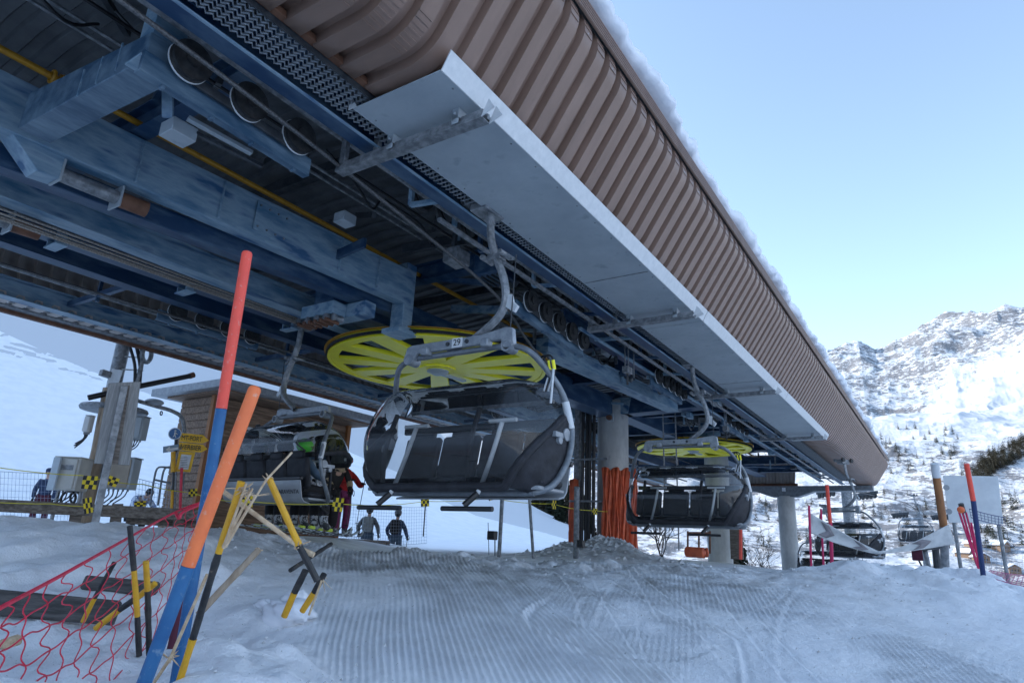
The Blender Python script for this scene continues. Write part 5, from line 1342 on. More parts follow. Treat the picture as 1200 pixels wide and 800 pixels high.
m_ = MB().plate([sp(194, 526.8, .085), sp(199, 522.8, .085), (sp(199, 525.2, .085)), sp(209, 523.6, .085), sp(209, 526.2, .085), sp(199, 527.8, .085), sp(199, 530, .085)], .003).build('arrow_symbol', m_white, b3)
rd = MB().lathe(sp(205, 508, .05), -n6, [(0, 0), (.10, 0), (.11, .005), (.11, .02), (0, .022)], 28).build('round_sign', m_signb, sg)
MB().torus(sp(205, 508, .05) - n6 * .02, n6, .102, .007, 28, 6).build('rim', m_white, rd)
w2 = MB(); c = sp(205, 508, .075)
w2.ball(c + up * .055, .018, 10, 8); w2.tube([c + up * .03, c - up * .02], .014, 6); w2.tube([c - up * .02, c - up * .07 + CR * .03], .009, 6); w2.tube([c - up * .02, c - up * .07 - CR * .03], .009, 6); w2.tube([c + up * .025, c + CR * .05 - up * .01], .007, 6)
w2.build('walker_symbol', m_white, rd)
nb = arrow([(205, 552), (223, 553), (229, 529.5), (210, 528.5)], m_signy, 'notice_frame'); arrow([(209, 549.5), (220.5, 550), (224.5, 533), (212.5, 532)], m_paper, 'notice_sheet', .004, .075)
nl = MB()
for k in range(7): nl.plate([sp(211.3 + k * .0, 547 - k * 2, .083), sp(219.5, 547.4 - k * 2, .083), sp(219.7, 546.8 - k * 2, .083), sp(211.5, 546.4 - k * 2, .083)], .001)
nl.build('printed_lines', m_galvd, nb)
for (a, b, r_, m__, lb) in (((201, 598), (202, 574), .03, m_ybam, 'short yellow bamboo stake in front of the signpost'), ((203, 553), (203, 529), .05, m_ybam, 'yellow stake strapped behind the notice frame'), ((211, 600), (213, 548), .03, m_red, 'dark red stake leaning by the hut corner')):
    solid_thing('stake', lb, 'stake', MB().tube([sp(*a, .1), sp(*b, .1)], r_ * .8, 10), m__)

# ------------------------------------------------------------------ yellow cord with checked flags
def flag(label, c, w_, h_, tilt=0.0, yaw=0.0, mat=None):
    n_u, n_v = 6, 4; vs = []; fs = []; uv = []
    c = Vector(c); x = (CR * math.cos(yaw) + Vector((-CR.y, CR.x, 0)) * math.sin(yaw)) * math.cos(tilt) + Vector((0, 0, math.sin(tilt))); y = Vector((0, 0, 1)) - x * x.z; y.normalize(); z = x.cross(y)
    for i in range(n_u + 1):
        for j in range(n_v + 1):
            u, v = i / n_u, j / n_v; vs.append(c + x * (u - .5) * w_ + y * (v - .5) * h_ + z * .06 * w_ * math.sin(u * 5 + v * 2)); uv.append((u, v * .75))
    for i in range(n_u):
        for j in range(n_v): a = i * (n_v + 1) + j; fs.append((a, a + n_v + 1, a + n_v + 2, a + 1))
    me = bpy.data.meshes.new('flag'); me.from_pydata([tuple(v) for v in vs], [], fs); l = me.uv_layers.new(name='uv')
    for lo in me.loops: l.data[lo.index].uv = uv[lo.vertex_index]
    me.materials.append(m_check); o = bpy.data.objects.new('flag', me); col.objects.link(o); tag(o, label, 'flag', 'checked flags on the yellow cord')
    md = o.modifiers.new('s', 'SOLIDIFY'); md.thickness = .004; return o
def cord(label, pts, r_=.006):
    out = []
    for a, b in zip(pts[:-1], pts[1:]):
        for k in range(6): f = k / 6; p = a.lerp(b, f); out.append(p - Vector((0, 0, .06 * 4 * f * (1 - f) * min(1, (b - a).length / 3))))
    out.append(pts[-1]); return solid_thing('cord', label, 'cord', MB().tube(out, r_, 6), m_yrope)
cpts = [P(-40, 541, 8.6), P(97, 557, 8.8), P(130, 563, 9.2), P(168, 567, 10), P(226, 577, 11.0), P(290, 587, 9.3), P(396, 590, 9.6), P(498, 587, 11.5), P(575, 583, 12.3), P(648, 590, 13.3), P(697, 598, 14.6), P(712, 599, 14.8)]
cord('thin yellow cord strung across the whole loading area at waist height', cpts)
cord('short yellow cord hanging low along the board fence', [fp(-50, 584, .1), fp(60, 590, .1), fp(100, 593, .1), fp(118, 598, .1)])
for (px, py, d, w_, h_, tl, yw, lb) in ((105, 565, 8.75, .19, .17, .0, 0, 'largest checked flag, hanging beside the steel post'), (130, 563, 9.1, .18, .12, -.3, .5, 'crumpled checked flag just past the steel post'), (103, 592, 8.7, .10, .20, .3, .7, 'checked flag dangling on the upper fence rail'), (226, 577, 10.9, .13, .12, .2, .4, 'small checked flag hanging before the hut boards'),
     (290, 587, 9.2, .14, .16, .1, .2, 'checked flag behind the splintered yellow bamboo'), (396, 591, 9.5, .15, .19, -.05, .1, 'checked flag hanging against the legs of the skier in black'), (164, 590, 12.5, .20, .10, .1, .2, 'checked flag lying behind the fence near the crouching person'), (498, 588, 11.4, .14, .15, .1, .1, 'checked flag on a thin stick right of the walkers'), (575, 582, 12.2, .10, .12, .3, .3, 'checked flag tucked under the seat of the large chair'),
     (649, 591, 13.2, .10, .17, .0, .4, 'washed out flag on the cord before the dark trees'), (697, 599, 14.5, .11, .13, 0, .1, 'last flag on the cord in front of the black ducts')):
    flag(lb, P(px, py, d), w_, h_, tl, yw)
solid_thing('stake', 'thin dark stick holding the flag by the walkers', 'stake', MB().tube([P(499, 585, 11.5), P(496, 628, 11.6)], .012, 6), m_kbam)

# ------------------------------------------------------------------ posts beyond the crest
def ground_post(label, px, py0, py1, d, r_, mat, lean=0):
    a = P(px, py0, d); b = P(px + lean, py1, d); b.z = min(b.z, gz(b.x, b.y) - .1)
    return solid_thing('post', label, 'post', MB().tube([a, b], r_, 10), mat, 'posts along the crest')
ground_post('dark post beside the small black box under the chair', 589, 575, 648, 11.2, .035, m_galvd, -4)
ground_post('thinner dark post between the box and the column', 620, 578, 648, 12.0, .028, m_galvd, 6)
gp = ground_post('grey perforated post before the black ducts', 676, 570, 650, 12.5, .055, m_galvd, -1)
bb = thing('loudspeaker_box', 'small black box with an aerial on a thin stand beyond the crest', 'box', P(577, 645, 11.6))
MB().box(P(577, 627, 11.6), (.15, .13, .15)).build('case', m_blackp, bb, bevel=.01); MB().tube([P(572, 612, 11.6), P(573, 650, 11.6)], .006, 6).build('aerial', m_blackp, bb); MB().tube([P(580, 632, 11.6), P(580, 652, 11.6)], .012, 6).build('stand', m_galvd, bb)
b9 = thing('lantern_box', 'little brown box fixed low on the perforated post', 'box', P(681, 637, 12.4)); MB().box(P(681, 637, 12.4), (.12, .12, .14)).build('case', m_kbam, b9, bevel=.01); MB().bar(P(676, 634, 12.45), P(681, 634, 12.4), .02, .02).build('bracket', m_galvd, b9)

# orange mats round the first column
def mat_sheet(label, cx, cy, r_, a0, a1, z0, z1, n=34):
    rows = []
    for i in range(n * 2 + 1):
        a = R(a0 + (a1 - a0) * i / (2 * n)); k = r_ + .035 * (math.sin(i * 1.1) + .4 * math.sin(i * 2.7 + 1))
        rows.append([(cx + k * math.sin(a) + .03 * math.sin(j * 1.3 + i * .4), cy - k * math.cos(a), z0 + (z1 + .05 * math.sin(i * .35) - z0) * j / 8) for j in range(9)])
    o = MB().sheet(rows).build('padding_mat', m_mat, None, solid=.03); return tag(o, label, 'mat', 'orange mats round the column')
mat_sheet('large orange mat wrapped round the front of the concrete column', -7.45, 16.3, .72, 5, 85, gz(-7, 15.5) - .3, 2.0)
mat_sheet('narrow dark orange mat on the hill side of the black ducts', -8.05, 16.3, .55, -100, -20, gz(-8.3, 15.8) - .2, 1.75, 14)
rl = thing('rolled_mat', 'rolled orange mat lying beyond the crest near the second chair', 'mat', P(816, 643, 15.5))
MB().tube([P(804, 646, 15.5), P(826, 647.5, 15.2)], .12, 16).build('roll', m_mat, rl, bevel=.02); MB().torus(P(828, 647, 15.2), CR, .085, .03, 18, 6).build('loose_end', m_mat, rl)
solid_thing('board', 'brown board standing against the second column', 'board', MB().bar(PV(864, 655, (-6.9, 25.2, 0)), PV(862, 608, (-6.9, 25.2, 0)), .5, .06, up=(.3, 1, 0)), m_wood, bevel=.01)
solid_thing('stake', 'orange red stake in front of the brown board', 'stake', MB().tube([PV(868, 655, (-6.7, 24.6, 0)), PV(868, 612, (-6.7, 24.6, 0))], .06, 8), m_orgr)
tf = thing('trestle', 'small red and grey barrier frame beside the second column', 'barrier', P(822, 650, 19))
for a, b in (((806, 622), (806, 648)), ((832, 622), (832, 648)), ((806, 624), (832, 624)), ((819, 624), (819, 648))): MB().tube([P(*a, 19), P(*b, 19)], .03, 6).build('tube', m_rust, tf)
# bare shrubs beyond the crest
def shrub(label, c, h_, seed):
    rr = random.Random(seed); mb = MB(); c = Vector(c)
    def br(p, d, L_, r_, n):
        q_ = p + d * L_; mb.tube([p, p.lerp(q_, .5) + Vector((rr.uniform(-.1, .1), rr.uniform(-.1, .1), 0)) * L_, q_], [r_, r_ * .8, r_ * .55], 4, cap=False)
        if n > 0:
            for _ in range(3): br(p.lerp(q_, rr.uniform(.5, 1)), (d + Vector((rr.uniform(-.9, .9), rr.uniform(-.9, .9), rr.uniform(-.3, .5)))).normalized(), L_ * .66, r_ * .6, n - 1)
    for _ in range(6): br(c, Vector((rr.uniform(-.6, .6), rr.uniform(-.6, .6), 1)).normalized(), h_ * .4, .03, 3)
    return solid_thing('bare_shrub', label, 'shrub', mb, m_bark)
q_ = P(775, 650, 30); shrub('bare leafless shrub seen below the second chair', (q_.x, q_.y, gz(q_.x, q_.y)), 2.6, 3)
q_ = P(886, 652, 42); shrub('bare bush beside the far station column', (q_.x, q_.y, gz(q_.x, q_.y)), 4.0, 5)
# ------------------------------------------------------------------ near left: piste poles, broken bamboo, red net
def pole(label, pts, r_, segs, cat='piste pole', group=None, name='piste_pole', n=14):
    """pts: world points base..top; segs: [(fraction_from, fraction_to, material, part name)]"""
    o = thing(name, label, cat, pts[0], group); a, b = Vector(pts[0]), Vector(pts[-1])
    for f0, f1, mt, nm in segs:
        p0, p1 = a.lerp(b, f0), a.lerp(b, f1); d = (p1 - p0).normalized()
        if f1 >= .999 and n > 10: MB().tube([p0, p1 - d * r_ * .6, p1 - d * r_ * .2, p1], [r_, r_, r_ * .8, r_ * .35], n).build(nm, mt, o)
        else: MB().tube([p0, p1 - d * .0015], r_, n).build(nm, mt, o)
    return o
def frac(a, b, py): return (py - a[1]) / (b[1] - a[1])
pa0, pa1 = P(206, 800, 2.62), P(290, 294, 2.98)
pole('tall piste pole with red orange top and blue foot standing behind the other', [pa0, pa1], .0235, [(0, .605, m_pblue, 'lower_tube'), (.605, 1, m_orgr, 'upper_tube')])
pb0, pb1 = P(150, 850, 2.02), P(300, 452, 2.28)
pole('leaning piste pole with bright orange top in front of the net', [pb0, pb1], .0225, [(0, .44, m_pblue, 'lower_tube'), (.44, 1, m_org, 'upper_tube')])
pole('dark red pole stuck in the snow behind the blue pole feet', [P(200, 760, 2.9), P(226, 640, 3.1)], .016, [(0, 1, m_maroon, 'tube')])
rb = random.Random(4)
def splinter(parent, c, d, n, L_, spread, r_=.0035):
    for i in range(n):
        v = (Vector(d) + Vector((rb.uniform(-1, 1), rb.uniform(-1, 1), rb.uniform(-.6, .6))) * spread).normalized(); s_ = Vector(c) + Vector((rb.uniform(-1, 1), rb.uniform(-1, 1), rb.uniform(-1, 1))) * .008
        e = s_ + v * L_ * rb.uniform(.5, 1.1); MB().tube([s_, s_.lerp(e, .5) + Vector((rb.uniform(-1, 1), 0, rb.uniform(-1, 1))) * .004, e], [r_, r_ * .8, r_ * .25], 4).build('splinter', m_split, parent)
def bamboo(label, segs, r_, group='broken yellow and black bamboo sticks', ends=()):
    o = thing('bamboo_stick', label, 'bamboo stick', segs[0][0], group)
    for a, b, mt in segs:
        a, b = Vector(a), Vector(b); L_ = (b - a).length; pts = []; rs = []
        k = max(2, int(L_ / .035))
        for i in range(k + 1):
            f = i / k; pts.append(a.lerp(b, f)); rs.append(r_ * (1.12 if i % 5 == 2 else 1) * (1 + .05 * math.sin(i * 2.1)))
        MB().tube(pts, rs, 10).build({m_ybam.name: 'yellow_length', m_kbam.name: 'black_length'}.get(mt.name, 'raw_length'), mt, o)
    for c, d, n, L_, sp_ in ends: splinter(o, c, d, n, L_, sp_)
    return o
d0 = 2.35
c_ = bamboo('upright bamboo in front, black in the middle, with its yellow top burst into splinters', [(P(200, 830, d0), P(226, 748, d0), m_ybam), (P(226, 748, d0), P(256, 648, d0 + .02), m_kbam), (P(256, 648, d0 + .02), P(283, 564, d0 + .05), m_ybam)], .0125,
            ends=[(P(284, 572, d0 + .05), P(292, 560, d0) - P(284, 572, d0), 14, .06, .9), (P(290, 578, d0 + .04), P(310, 572, d0) - P(290, 578, d0), 10, .07, .6)])
for a, b in (((262, 640), (296, 572)), ((262, 642), (289, 566)), ((264, 640), (300, 580))): MB().tube([P(*a, d0), P(*b, d0 + .03)], [.007, .004], 5).build('split_strand', m_split, c_)
bamboo('thin raw strand crossing up from the burst bamboo', [(P(264, 640, d0 + .03), P(312, 562, d0 + .1), m_split), (P(312, 562, d0 + .1), P(342, 530, d0 + .2), m_split)], .0042)
bamboo('hanging bamboo, yellow above and black below, dangling over the groomed snow', [(P(315, 560, 2.5), P(350, 638, 2.5), m_ybam), (P(350, 638, 2.5), P(372, 680, 2.5), m_kbam)], .0125, ends=[(P(314, 560, 2.5), P(310, 556, 2.5) - P(316, 564, 2.5), 6, .03, .6)])
bamboo('long raw split stick laid diagonally across the broken bamboos', [(P(255, 571, 2.44), P(300, 603, 2.46), m_split), (P(300, 603, 2.46), P(350, 640, 2.5), m_split)], .0085, ends=[(P(350, 640, 2.5), P(360, 650, 2.5) - P(350, 640, 2.5), 5, .06, .4)])
bamboo('pale raw end wedged behind the hanging bamboo', [(P(346, 640, 2.56), P(368, 650, 2.55), m_split)], .010)
bamboo('rough brown stick leaning out of the snow behind the poles', [(P(232, 720, 3.3), P(304, 643, 3.5), m_pole)], .017, ends=[(P(304, 643, 3.5), P(310, 636, 3.5) - P(304, 643, 3.5), 5, .03, .3)])
bamboo('raw strand lying along the foot of the upright bamboo', [(P(180, 800, 2.4), P(200, 770, 2.4), m_split), (P(200, 770, 2.4), P(243, 672, 2.5), m_split)], .006, ends=[(P(198, 772, 2.4), P(190, 760, 2.4) - P(198, 772, 2.4), 6, .05, .8)])
def at_ground(px, py, d): 
    q_ = P(px, py, d); q_.z = min(q_.z, gz(q_.x, q_.y) - .02); return q_
bamboo('short black and yellow stub nearest the groomed ridges', [(P(333, 722, 4.0), P(345, 694, 4.0), m_ybam), (P(345, 694, 4.0), P(358, 668, 4.0), m_kbam)], .020)
bamboo('slanting stub with a black broken tip beside the groomed ridges', [(P(354, 716, 4.0), P(368, 694, 4.0), m_ybam), (P(368, 694, 4.0), P(380, 672, 4.0), m_kbam)], .018, ends=[(P(378, 676, 4.0), P(370, 700, 4.0) - P(378, 676, 4.0), 5, .12, .2)])
bamboo('thin raw sliver hanging from the slanting stub', [(P(362, 720, 3.95), P(377, 680, 3.95), m_split)], .007)
bamboo('thin dark stick lying between the stub and the skis', [(P(340, 668, 4.8), P(388, 637, 5.4), m_kbam)], .016)
bamboo('tall stick in the net, black with a yellow band', [(P(163, 768, 3.4), P(161, 722, 3.4), m_kbam), (P(161, 722, 3.4), P(157, 668, 3.4), m_ybam), (P(157, 668, 3.4), P(152, 616, 3.4), m_kbam)], .014)
bamboo('stick with a yellow upper half standing right of the tall one', [(P(175, 772, 3.5), P(173, 692, 3.5), m_kbam), (P(173, 692, 3.5), P(171, 657, 3.5), m_ybam)], .015)
bamboo('leaning stick, yellow foot and black top, left of the tall one', [(P(97, 728, 3.8), P(111, 700, 3.8), m_ybam), (P(111, 700, 3.8), P(134, 659, 3.8), m_kbam)], .013)
bamboo('flat lying yellow and black stick crossing the dark board', [(P(112, 736, 3.6), P(140, 714, 3.6), m_ybam), (P(140, 714, 3.6), P(162, 699, 3.6), m_kbam), (P(162, 699, 3.6), P(182, 683, 3.6), m_ybam)], .016)
# red net
def red_net():
    o = thing('red_net', 'sagging bright red safety net with a thick top rope before the broken sticks', 'net', P(100, 700, 2.7))
    tp = [P(-60, 745, 2.05), P(0, 712, 2.25), P(75, 672, 2.9), P(150, 630, 4.0), P(205, 600, 5.2), P(236, 588, 5.6)]
    bt = [P(-90, 930, 1.75), P(-30, 900, 1.85), P(60, 860, 2.3), P(130, 800, 3.0), P(190, 735, 4.0), P(222, 690, 4.6)]
    top = smooth_pts(tp, 10); bot = smooth_pts(bt, 10); n = len(top) - 1
    nu, nv = 17, 6
    def pt(u, v):
        f = u * n; i = min(int(f), n - 1); g = f - i; a = top[i].lerp(top[i + 1], g); b = bot[i].lerp(bot[i + 1], g)
        p = a.lerp(b, v); return p
    for j in range(nv + 1):
        v = j / nv; pts = []
        for i in range(121):
            u = i / 120; w_ = .012 * math.sin(u * 31 + j * 2.3) + .006 * math.sin(u * 83 + j)
            p = pt(u, v); 
            if j: p = p + Vector((w_ * .3, w_ * .3, w_))
            pts.append(p)
        MB().tube(pts, .009 if j == 0 else .0032, 6 if j == 0 else 5).build('top_rope' if j == 0 else 'net_cord', m_red, o)
    for i in range(nu + 1):
        pts = []; rs = []
        for k in range(nv * 8 + 1):
            v = k / (nv * 8); s_ = math.sin(v * nv * math.pi * 2 + i * 1.3); u = i / nu + (.011 + .006 * math.sin(i * 1.9 + v * 5)) * s_ + .008 * math.sin(v * 6 + i * .8)
            p = pt(min(max(u, 0), 1), v); pts.append(p); rs.append(.0028)
        MB().tube(pts, rs, 5).build('net_cord', m_red, o)
    kn = MB()
    MB().tube(smooth_pts([P(205, 600, 5.2), P(210, 607, 5.15), P(214, 600, 5.2), P(232, 592, 5.5)], 5), .012, 6).build('knot', m_red, o)
    MB().tube([P(236, 586, 5.6), P(232, 640, 5.3), P(226, 700, 4.7)], .007, 6).build('side_rope', m_red, o)
red_net()
bamboo('yellow stake holding up the far end of the red net', [(P(231, 650, 5.3), P(236, 588, 5.6), m_ybam)], .016)
# clods of snow
def clod(label, px, py, d, s_, seed):
    q_ = P(px, py, d); g = gz(q_.x, q_.y); c = Vector((q_.x, q_.y, g + s_ * .12)); rr = np.random.RandomState(seed)
    mb = MB().ball((0, 0, 0), 1, 26, 18); vs = np.array(mb.v); nn = 1 + .35 * fbm(vs[:, 0] * 1.3 + seed, vs[:, 1] * 1.3 + vs[:, 2] * 1.7, 4, seed); nn = nn + .45 * fbm(vs[:, 0] * 3.1 + vs[:, 2] * 2, vs[:, 1] * 3.3 - seed, 4, seed + 9); vs = vs * nn[:, None] * np.array([s_, s_ * .6, s_ * .5]); mb.v = [tuple(v + np.array(c)) for v in vs]
    o = mb.build('snow_clod', m_snowc, None, angle=3); tag(o, label, 'snow clod', 'clods of snow by the groomed run')
clod('big white snow block lying at the edge of the groomed ridges', 340, 690, 5.0, .22, 1)
clod('smaller white snow lump left of the big block', 312, 683, 5.2, .10, 2)
clod('low white lump just beyond the big snow block', 352, 676, 5.4, .14, 5)

def crumbs():
    rr = np.random.RandomState(5); vs = []; fs = []
    def put(x, y, s_):
        if not -30 < x < 10: return
        pts.append((x, y, s_))
    pts = []
    for _ in range(1500):
        v = 8.1 + rr.randn() * .55; w_ = rr.uniform(-3.3, 5.5); x = -.6 * v + .8 * w_; y = .8 * v + .6 * w_; put(x, y, abs(rr.randn()) * .009 + .004)
    for _ in range(900):
        a = rr.uniform(0, 6.283); r = abs(rr.randn()) * 1.0; put(-6.6 + r * math.cos(a), 13.6 + r * math.sin(a), abs(rr.randn()) * .030 + .012)
    for _ in range(900):
        v = rr.uniform(2.6, 7); w_ = rr.uniform(-3.0, -.2); put(-.6 * v + .8 * w_, .8 * v + .6 * w_, abs(rr.randn()) * .007 + .003)
    for _ in range(700):
        v = rr.uniform(4.5, 8); w_ = rr.uniform(-.8, 5); put(-.6 * v + .8 * w_, .8 * v + .6 * w_, abs(rr.randn()) * .006 + .003)
    X = np.array([p[0] for p in pts]); Y = np.array([p[1] for p in pts]); Z = H(X, Y)
    for (x, y, s_), z in zip(pts, Z):
        i = len(vs); q = rr.uniform(.6, 1.3, 6) * s_
        vs += [(x + q[0], y, z), (x, y + q[1], z), (x - q[2], y, z), (x, y - q[3], z), (x + q[0] * .2, y, z + q[4] * .8), (x, y, z - q[5])]
        fs += [(i, i + 1, i + 4), (i + 1, i + 2, i + 4), (i + 2, i + 3, i + 4), (i + 3, i, i + 4)]
    me = bpy.data.meshes.new('snow_crumbs'); me.from_pydata(vs, [], fs); me.materials.append(m_snowd); o = bpy.data.objects.new('snow_crumbs', me); col.objects.link(o)
    tag(o, 'crumbs of snow scattered over the run', kind='stuff')
crumbs()
# ------------------------------------------------------------------ right hand side
def stick(name, label, cat, segs, r_, group=None):
    o = thing(name, label, cat, segs[0][0], group)
    for i, (a, b, mt) in enumerate(segs): MB().tube([Vector(a), Vector(a).lerp(Vector(b), .998)], r_, 10).build('tube' if i == 0 else 'upper_tube', mt, o)
    return o
dB = 9.2
m_pink = M('pink red stick paint', (.62, .03, .12), rough=.5); m_navyp = M('navy pole tube', (.02, .04, .13), rough=.5); m_banner = M('off white banner cloth', (.62, .63, .62), (.50, .51, .50), scale=8, rough=.8, bump=.4, bscale=12); m_chev = M('grey chevron print', (.26, .24, .25), rough=.8)
stick('stake', 'thin pink stake at the near end of the sagging banner', 'stake', [(P(951, 672, dB), P(948, 592, dB), m_pink)], .016)
k_ = bpy.data.objects['stake.%03d' % 0] if False else None
stick('stake', 'short pink stake just behind the banner', 'stake', [(P(965, 662, 10.2), P(962, 596, 10.2), m_pink)], .016)
stick('stake', 'orange topped pole rising above the banner under the station end', 'stake', [(P(975, 662, 10.4), P(973, 612, 10.4), m_pink), (P(973, 612, 10.4), P(969, 568, 10.4), m_orgr)], .028)
bn = thing('banner', 'sagging off white banner with grey chevrons tied between two posts', 'banner', P(1030, 645, dB))
def bpt(u, v):
    top = smooth_pts([P(950, 601, dB), P(985, 622, dB), P(1020, 641, dB), P(1035, 645, dB), P(1068, 636, dB), P(1112, 614, dB)], 8); bot = smooth_pts([P(946, 623, dB), P(982, 637, dB + .02), P(1022, 648, dB), P(1035, 648, dB), P(1070, 645, dB + .02), P(1120, 637, dB)], 8)
    n = len(top) - 1; f = min(max(u, 0), 1) * n; i = min(int(f), n - 1); a = top[i].lerp(top[i + 1], f - i); b = bot[i].lerp(bot[i + 1], f - i); p = a.lerp(b, v)
    nn = Vector((p.x, p.y, 0)).normalized(); return p + nn * (.035 * math.sin(u * 9) * math.sin(v * 3.1) + .012 * math.sin(u * 40 + v * 3)), nn
MB().sheet([[bpt(i / 40, j / 8)[0] for j in range(9)] for i in range(41)]).build('cloth', m_banner, bn, solid=.004)
for (u0, dr) in ((.07, 1), (.28, 1), (.80, 1)):
    L_ = []; n = 8
    for j in range(n + 1):
        v = .1 + .8 * j / n; o_ = .045 * (1 - abs(2 * j / n - 1)); a, nn = bpt(u0 + o_, v); b, _ = bpt(u0 + o_ + .055, v); L_.append([a - nn * .012, b - nn * .012])
    MB().sheet(L_).build('chevron', m_chev, bn, solid=.002)
po = thing('wooden_post', 'orange brown wooden post with a grey metal cap at the far end of the banner', 'post', P(1107, 680, dB + .1))
MB().tube([P(1108, 682, dB + .1), P(1106, 617, dB + .1)], .055, 12).build('steel_foot', m_galvd, po); MB().tube([P(1106, 617, dB + .1), P(1097.5, 559, dB + .1)], .052, 14).build('shaft', m_hutpost, po); MB().tube([P(1097.5, 559, dB + .1), P(1095.5, 543, dB + .1)], .055, 14).build('cap', m_galvl, po)
mc = thing('snow_gun_stand', 'low steel stand with a small dark red box and hose behind the banner', 'stand', P(1090, 680, 9.8))
MB().box(P(1075, 650, 9.8), (.14, .14, .16)).build('box', m_maroon, mc, bevel=.01); MB().tube([P(1093, 682, 9.8), P(1084, 645, 9.8)], .03, 8).build('leg', m_galvd, mc); MB().tube([P(1100, 684, 9.9), P(1096, 640, 9.9)], .05, 8).build('leg', m_dark, mc)
MB().tube(smooth_pts([P(1076, 655, 9.8), P(1083, 668, 9.7), P(1091, 682, 9.7)], 5), .014, 6).build('hose', m_blackp, mc); MB().bar(P(1070, 644, 9.8), P(1112, 640, 9.8), .05, .05).build('crossbar', m_dark, mc)
wb = thing('white_board', 'large plain white board with two grey ovals behind the wooden post', 'board', P(1142, 613, 10.6))
A7 = P(1142, 613, 10.6); n7 = Vector((A7.x, A7.y, 0)).normalized()
def wbp(px, py, dd=0): return PV(px, py, A7 - n7 * dd, n7)
MB().plate([wbp(1112, 612), wbp(1176, 614), wbp(1169.5, 558), wbp(1105, 557)], .03).build('panel', m_white, wb, bevel=.004)
for px, py in ((1109, 571), (1112, 599)):
    rows = []; c = wbp(px, py, .036)
    MB().lathe(c, -n7, [(0, 0), (.045, 0), (.045, .006), (0, .006)], 20).build('oval', m_shell, wb)
for px in (1118, 1170): a = wbp(px, 612, -.05); MB().tube([a, Vector((a.x, a.y, gz(a.x, a.y) - .2))], .03, 8).build('leg', m_galvd, wb)
stick('piste_pole', 'blue piste pole with orange top leaning by the white board', 'piste pole', [(P(1153, 679, 7.6), P(1140.5, 586, 7.6), m_navyp), (P(1140.5, 586, 7.6), P(1132.5, 543, 7.6), m_orgr)], .028)
bu = thing('pole_bundle', 'leaning bundle of thin red sticks tied with an orange knob', 'stick bundle', P(1148, 666, 7.9))
for a, b in (((1147, 668), (1127, 596)), ((1149, 666), (1132, 600)), ((1145, 662), (1124, 600)), ((1150, 668), (1138, 612))): MB().tube([P(*a, 7.9), P(*b, 7.9)], .012, 6).build('stick', m_pink, bu)
MB().tube([P(1129, 600, 7.9), P(1126, 590, 7.9)], .03, 8).build('dark_tip', m_kbam, bu); MB().ball(P(1126, 597, 7.85), .04, 12, 8).build('knob', m_org, bu)
grid_net('pale pink net lying over the snow at the far right', P(1153, 674, 7.6), P(1240, 694, 7.2), P(1160, 668, 8.6), P(1240, 676, 8.4), 16, 6, .004, m_pnet, .02)
grid_net('thin dark net strung from the leaning pole across the white board', P(1136, 596, 7.7), P(1178, 606, 7.9), P(1138, 606, 7.7), P(1178, 616, 7.9), 10, 3, .003, m_navyp, .01)
A8 = P(1190, 640, 14)
grid_net('tall loose mesh fence beyond the pole at the right', PV(1150, 632, A8), PV(1260, 640, A8), PV(1150, 668, A8), PV(1260, 685, A8), 18, 8, .003, m_bnet, .1)
# ------------------------------------------------------------------ other lift beyond
def lift_tower(label, px, py_base, py_top, d, r_, arm=3.0, rung=True):
    b = P(px, py_base, d); t_ = P(px, py_top, d); g = gz(b.x, b.y); ht = t_.z
    o = thing('lift_tower', label, 'lift tower', (b.x, b.y, g), 'towers of the other lift')
    MB().tube([(b.x, b.y, g - .5), (b.x, b.y, ht)], [r_, r_ * .8], 16).build('pylon', m_galvd, o)
    MB().bar(Vector((b.x, b.y, ht)) - CR * arm / 2, Vector((b.x, b.y, ht)) + CR * arm / 2, .2, .2).build('crossarm', m_galvd, o)
    for s_ in (-1, 1):
        c = Vector((b.x, b.y, ht - .15)) + CR * s_ * arm / 2; f = Vector((-CR.y, CR.x, 0))
        tr = MB().bar(c - f * 1.2, c + f * 1.2, .1, .16).build('sheave_train', m_dark, o)
        for k in range(5): MB().lathe(c + f * (k - 2) * .45 - CR * .04 - Vector((0, 0, .15)), CR, [(.02, 0), (.18, 0), (.18, .08), (.02, .08)], 14).build('sheave', m_rubber, tr)
    if rung:
        ld = MB()
        for z in np.arange(g + .4, ht - .1, .35): ld.bar(Vector((b.x, b.y, z)) + CR * (r_ + .1) - CR * .12, Vector((b.x, b.y, z)) + CR * (r_ + .1) + CR * .12, .03, .03)
        for s_ in (-.12, .12): ld.tube([Vector((b.x, b.y, g)) + CR * (r_ + .1 + s_), Vector((b.x, b.y, ht)) + CR * (r_ + .1 + s_)], .02, 6)
        ld.build('ladder', m_galvs, o)
    return o
lift_tower('grey tower with ladder just beyond the station end', 999, 650, 572, 38, .34, 2.4)
lift_tower('lift tower with long arms down the slope behind the banner', 1083, 640, 600, 52, .25, 3.2, False)
c2_ = P(993, 655, 21); c2_z = P(993, 652, 21).z - .47
chair_at((c2_.x, c2_.y, c2_z), R(-30), 'dark bubble chair half hidden behind the sagging banner', skip=small, group='bubble chairs of the other lift')
c3_ = P(1074, 640, 44)
chair_at((c3_.x, c3_.y, P(1074, 634, 44).z - .47), R(-20), 'distant pale bubble chair hanging above the middle of the banner', skip=small, group='bubble chairs of the other lift')
solid_thing('hauling_cable', 'thin haul cable running down to the distant lift tower', 'cable', MB().tube([Vector((-4.0, 35.8, 3.3)), P(1060, 588, 50), P(1083, 602, 52)], .025, 5), m_dark)
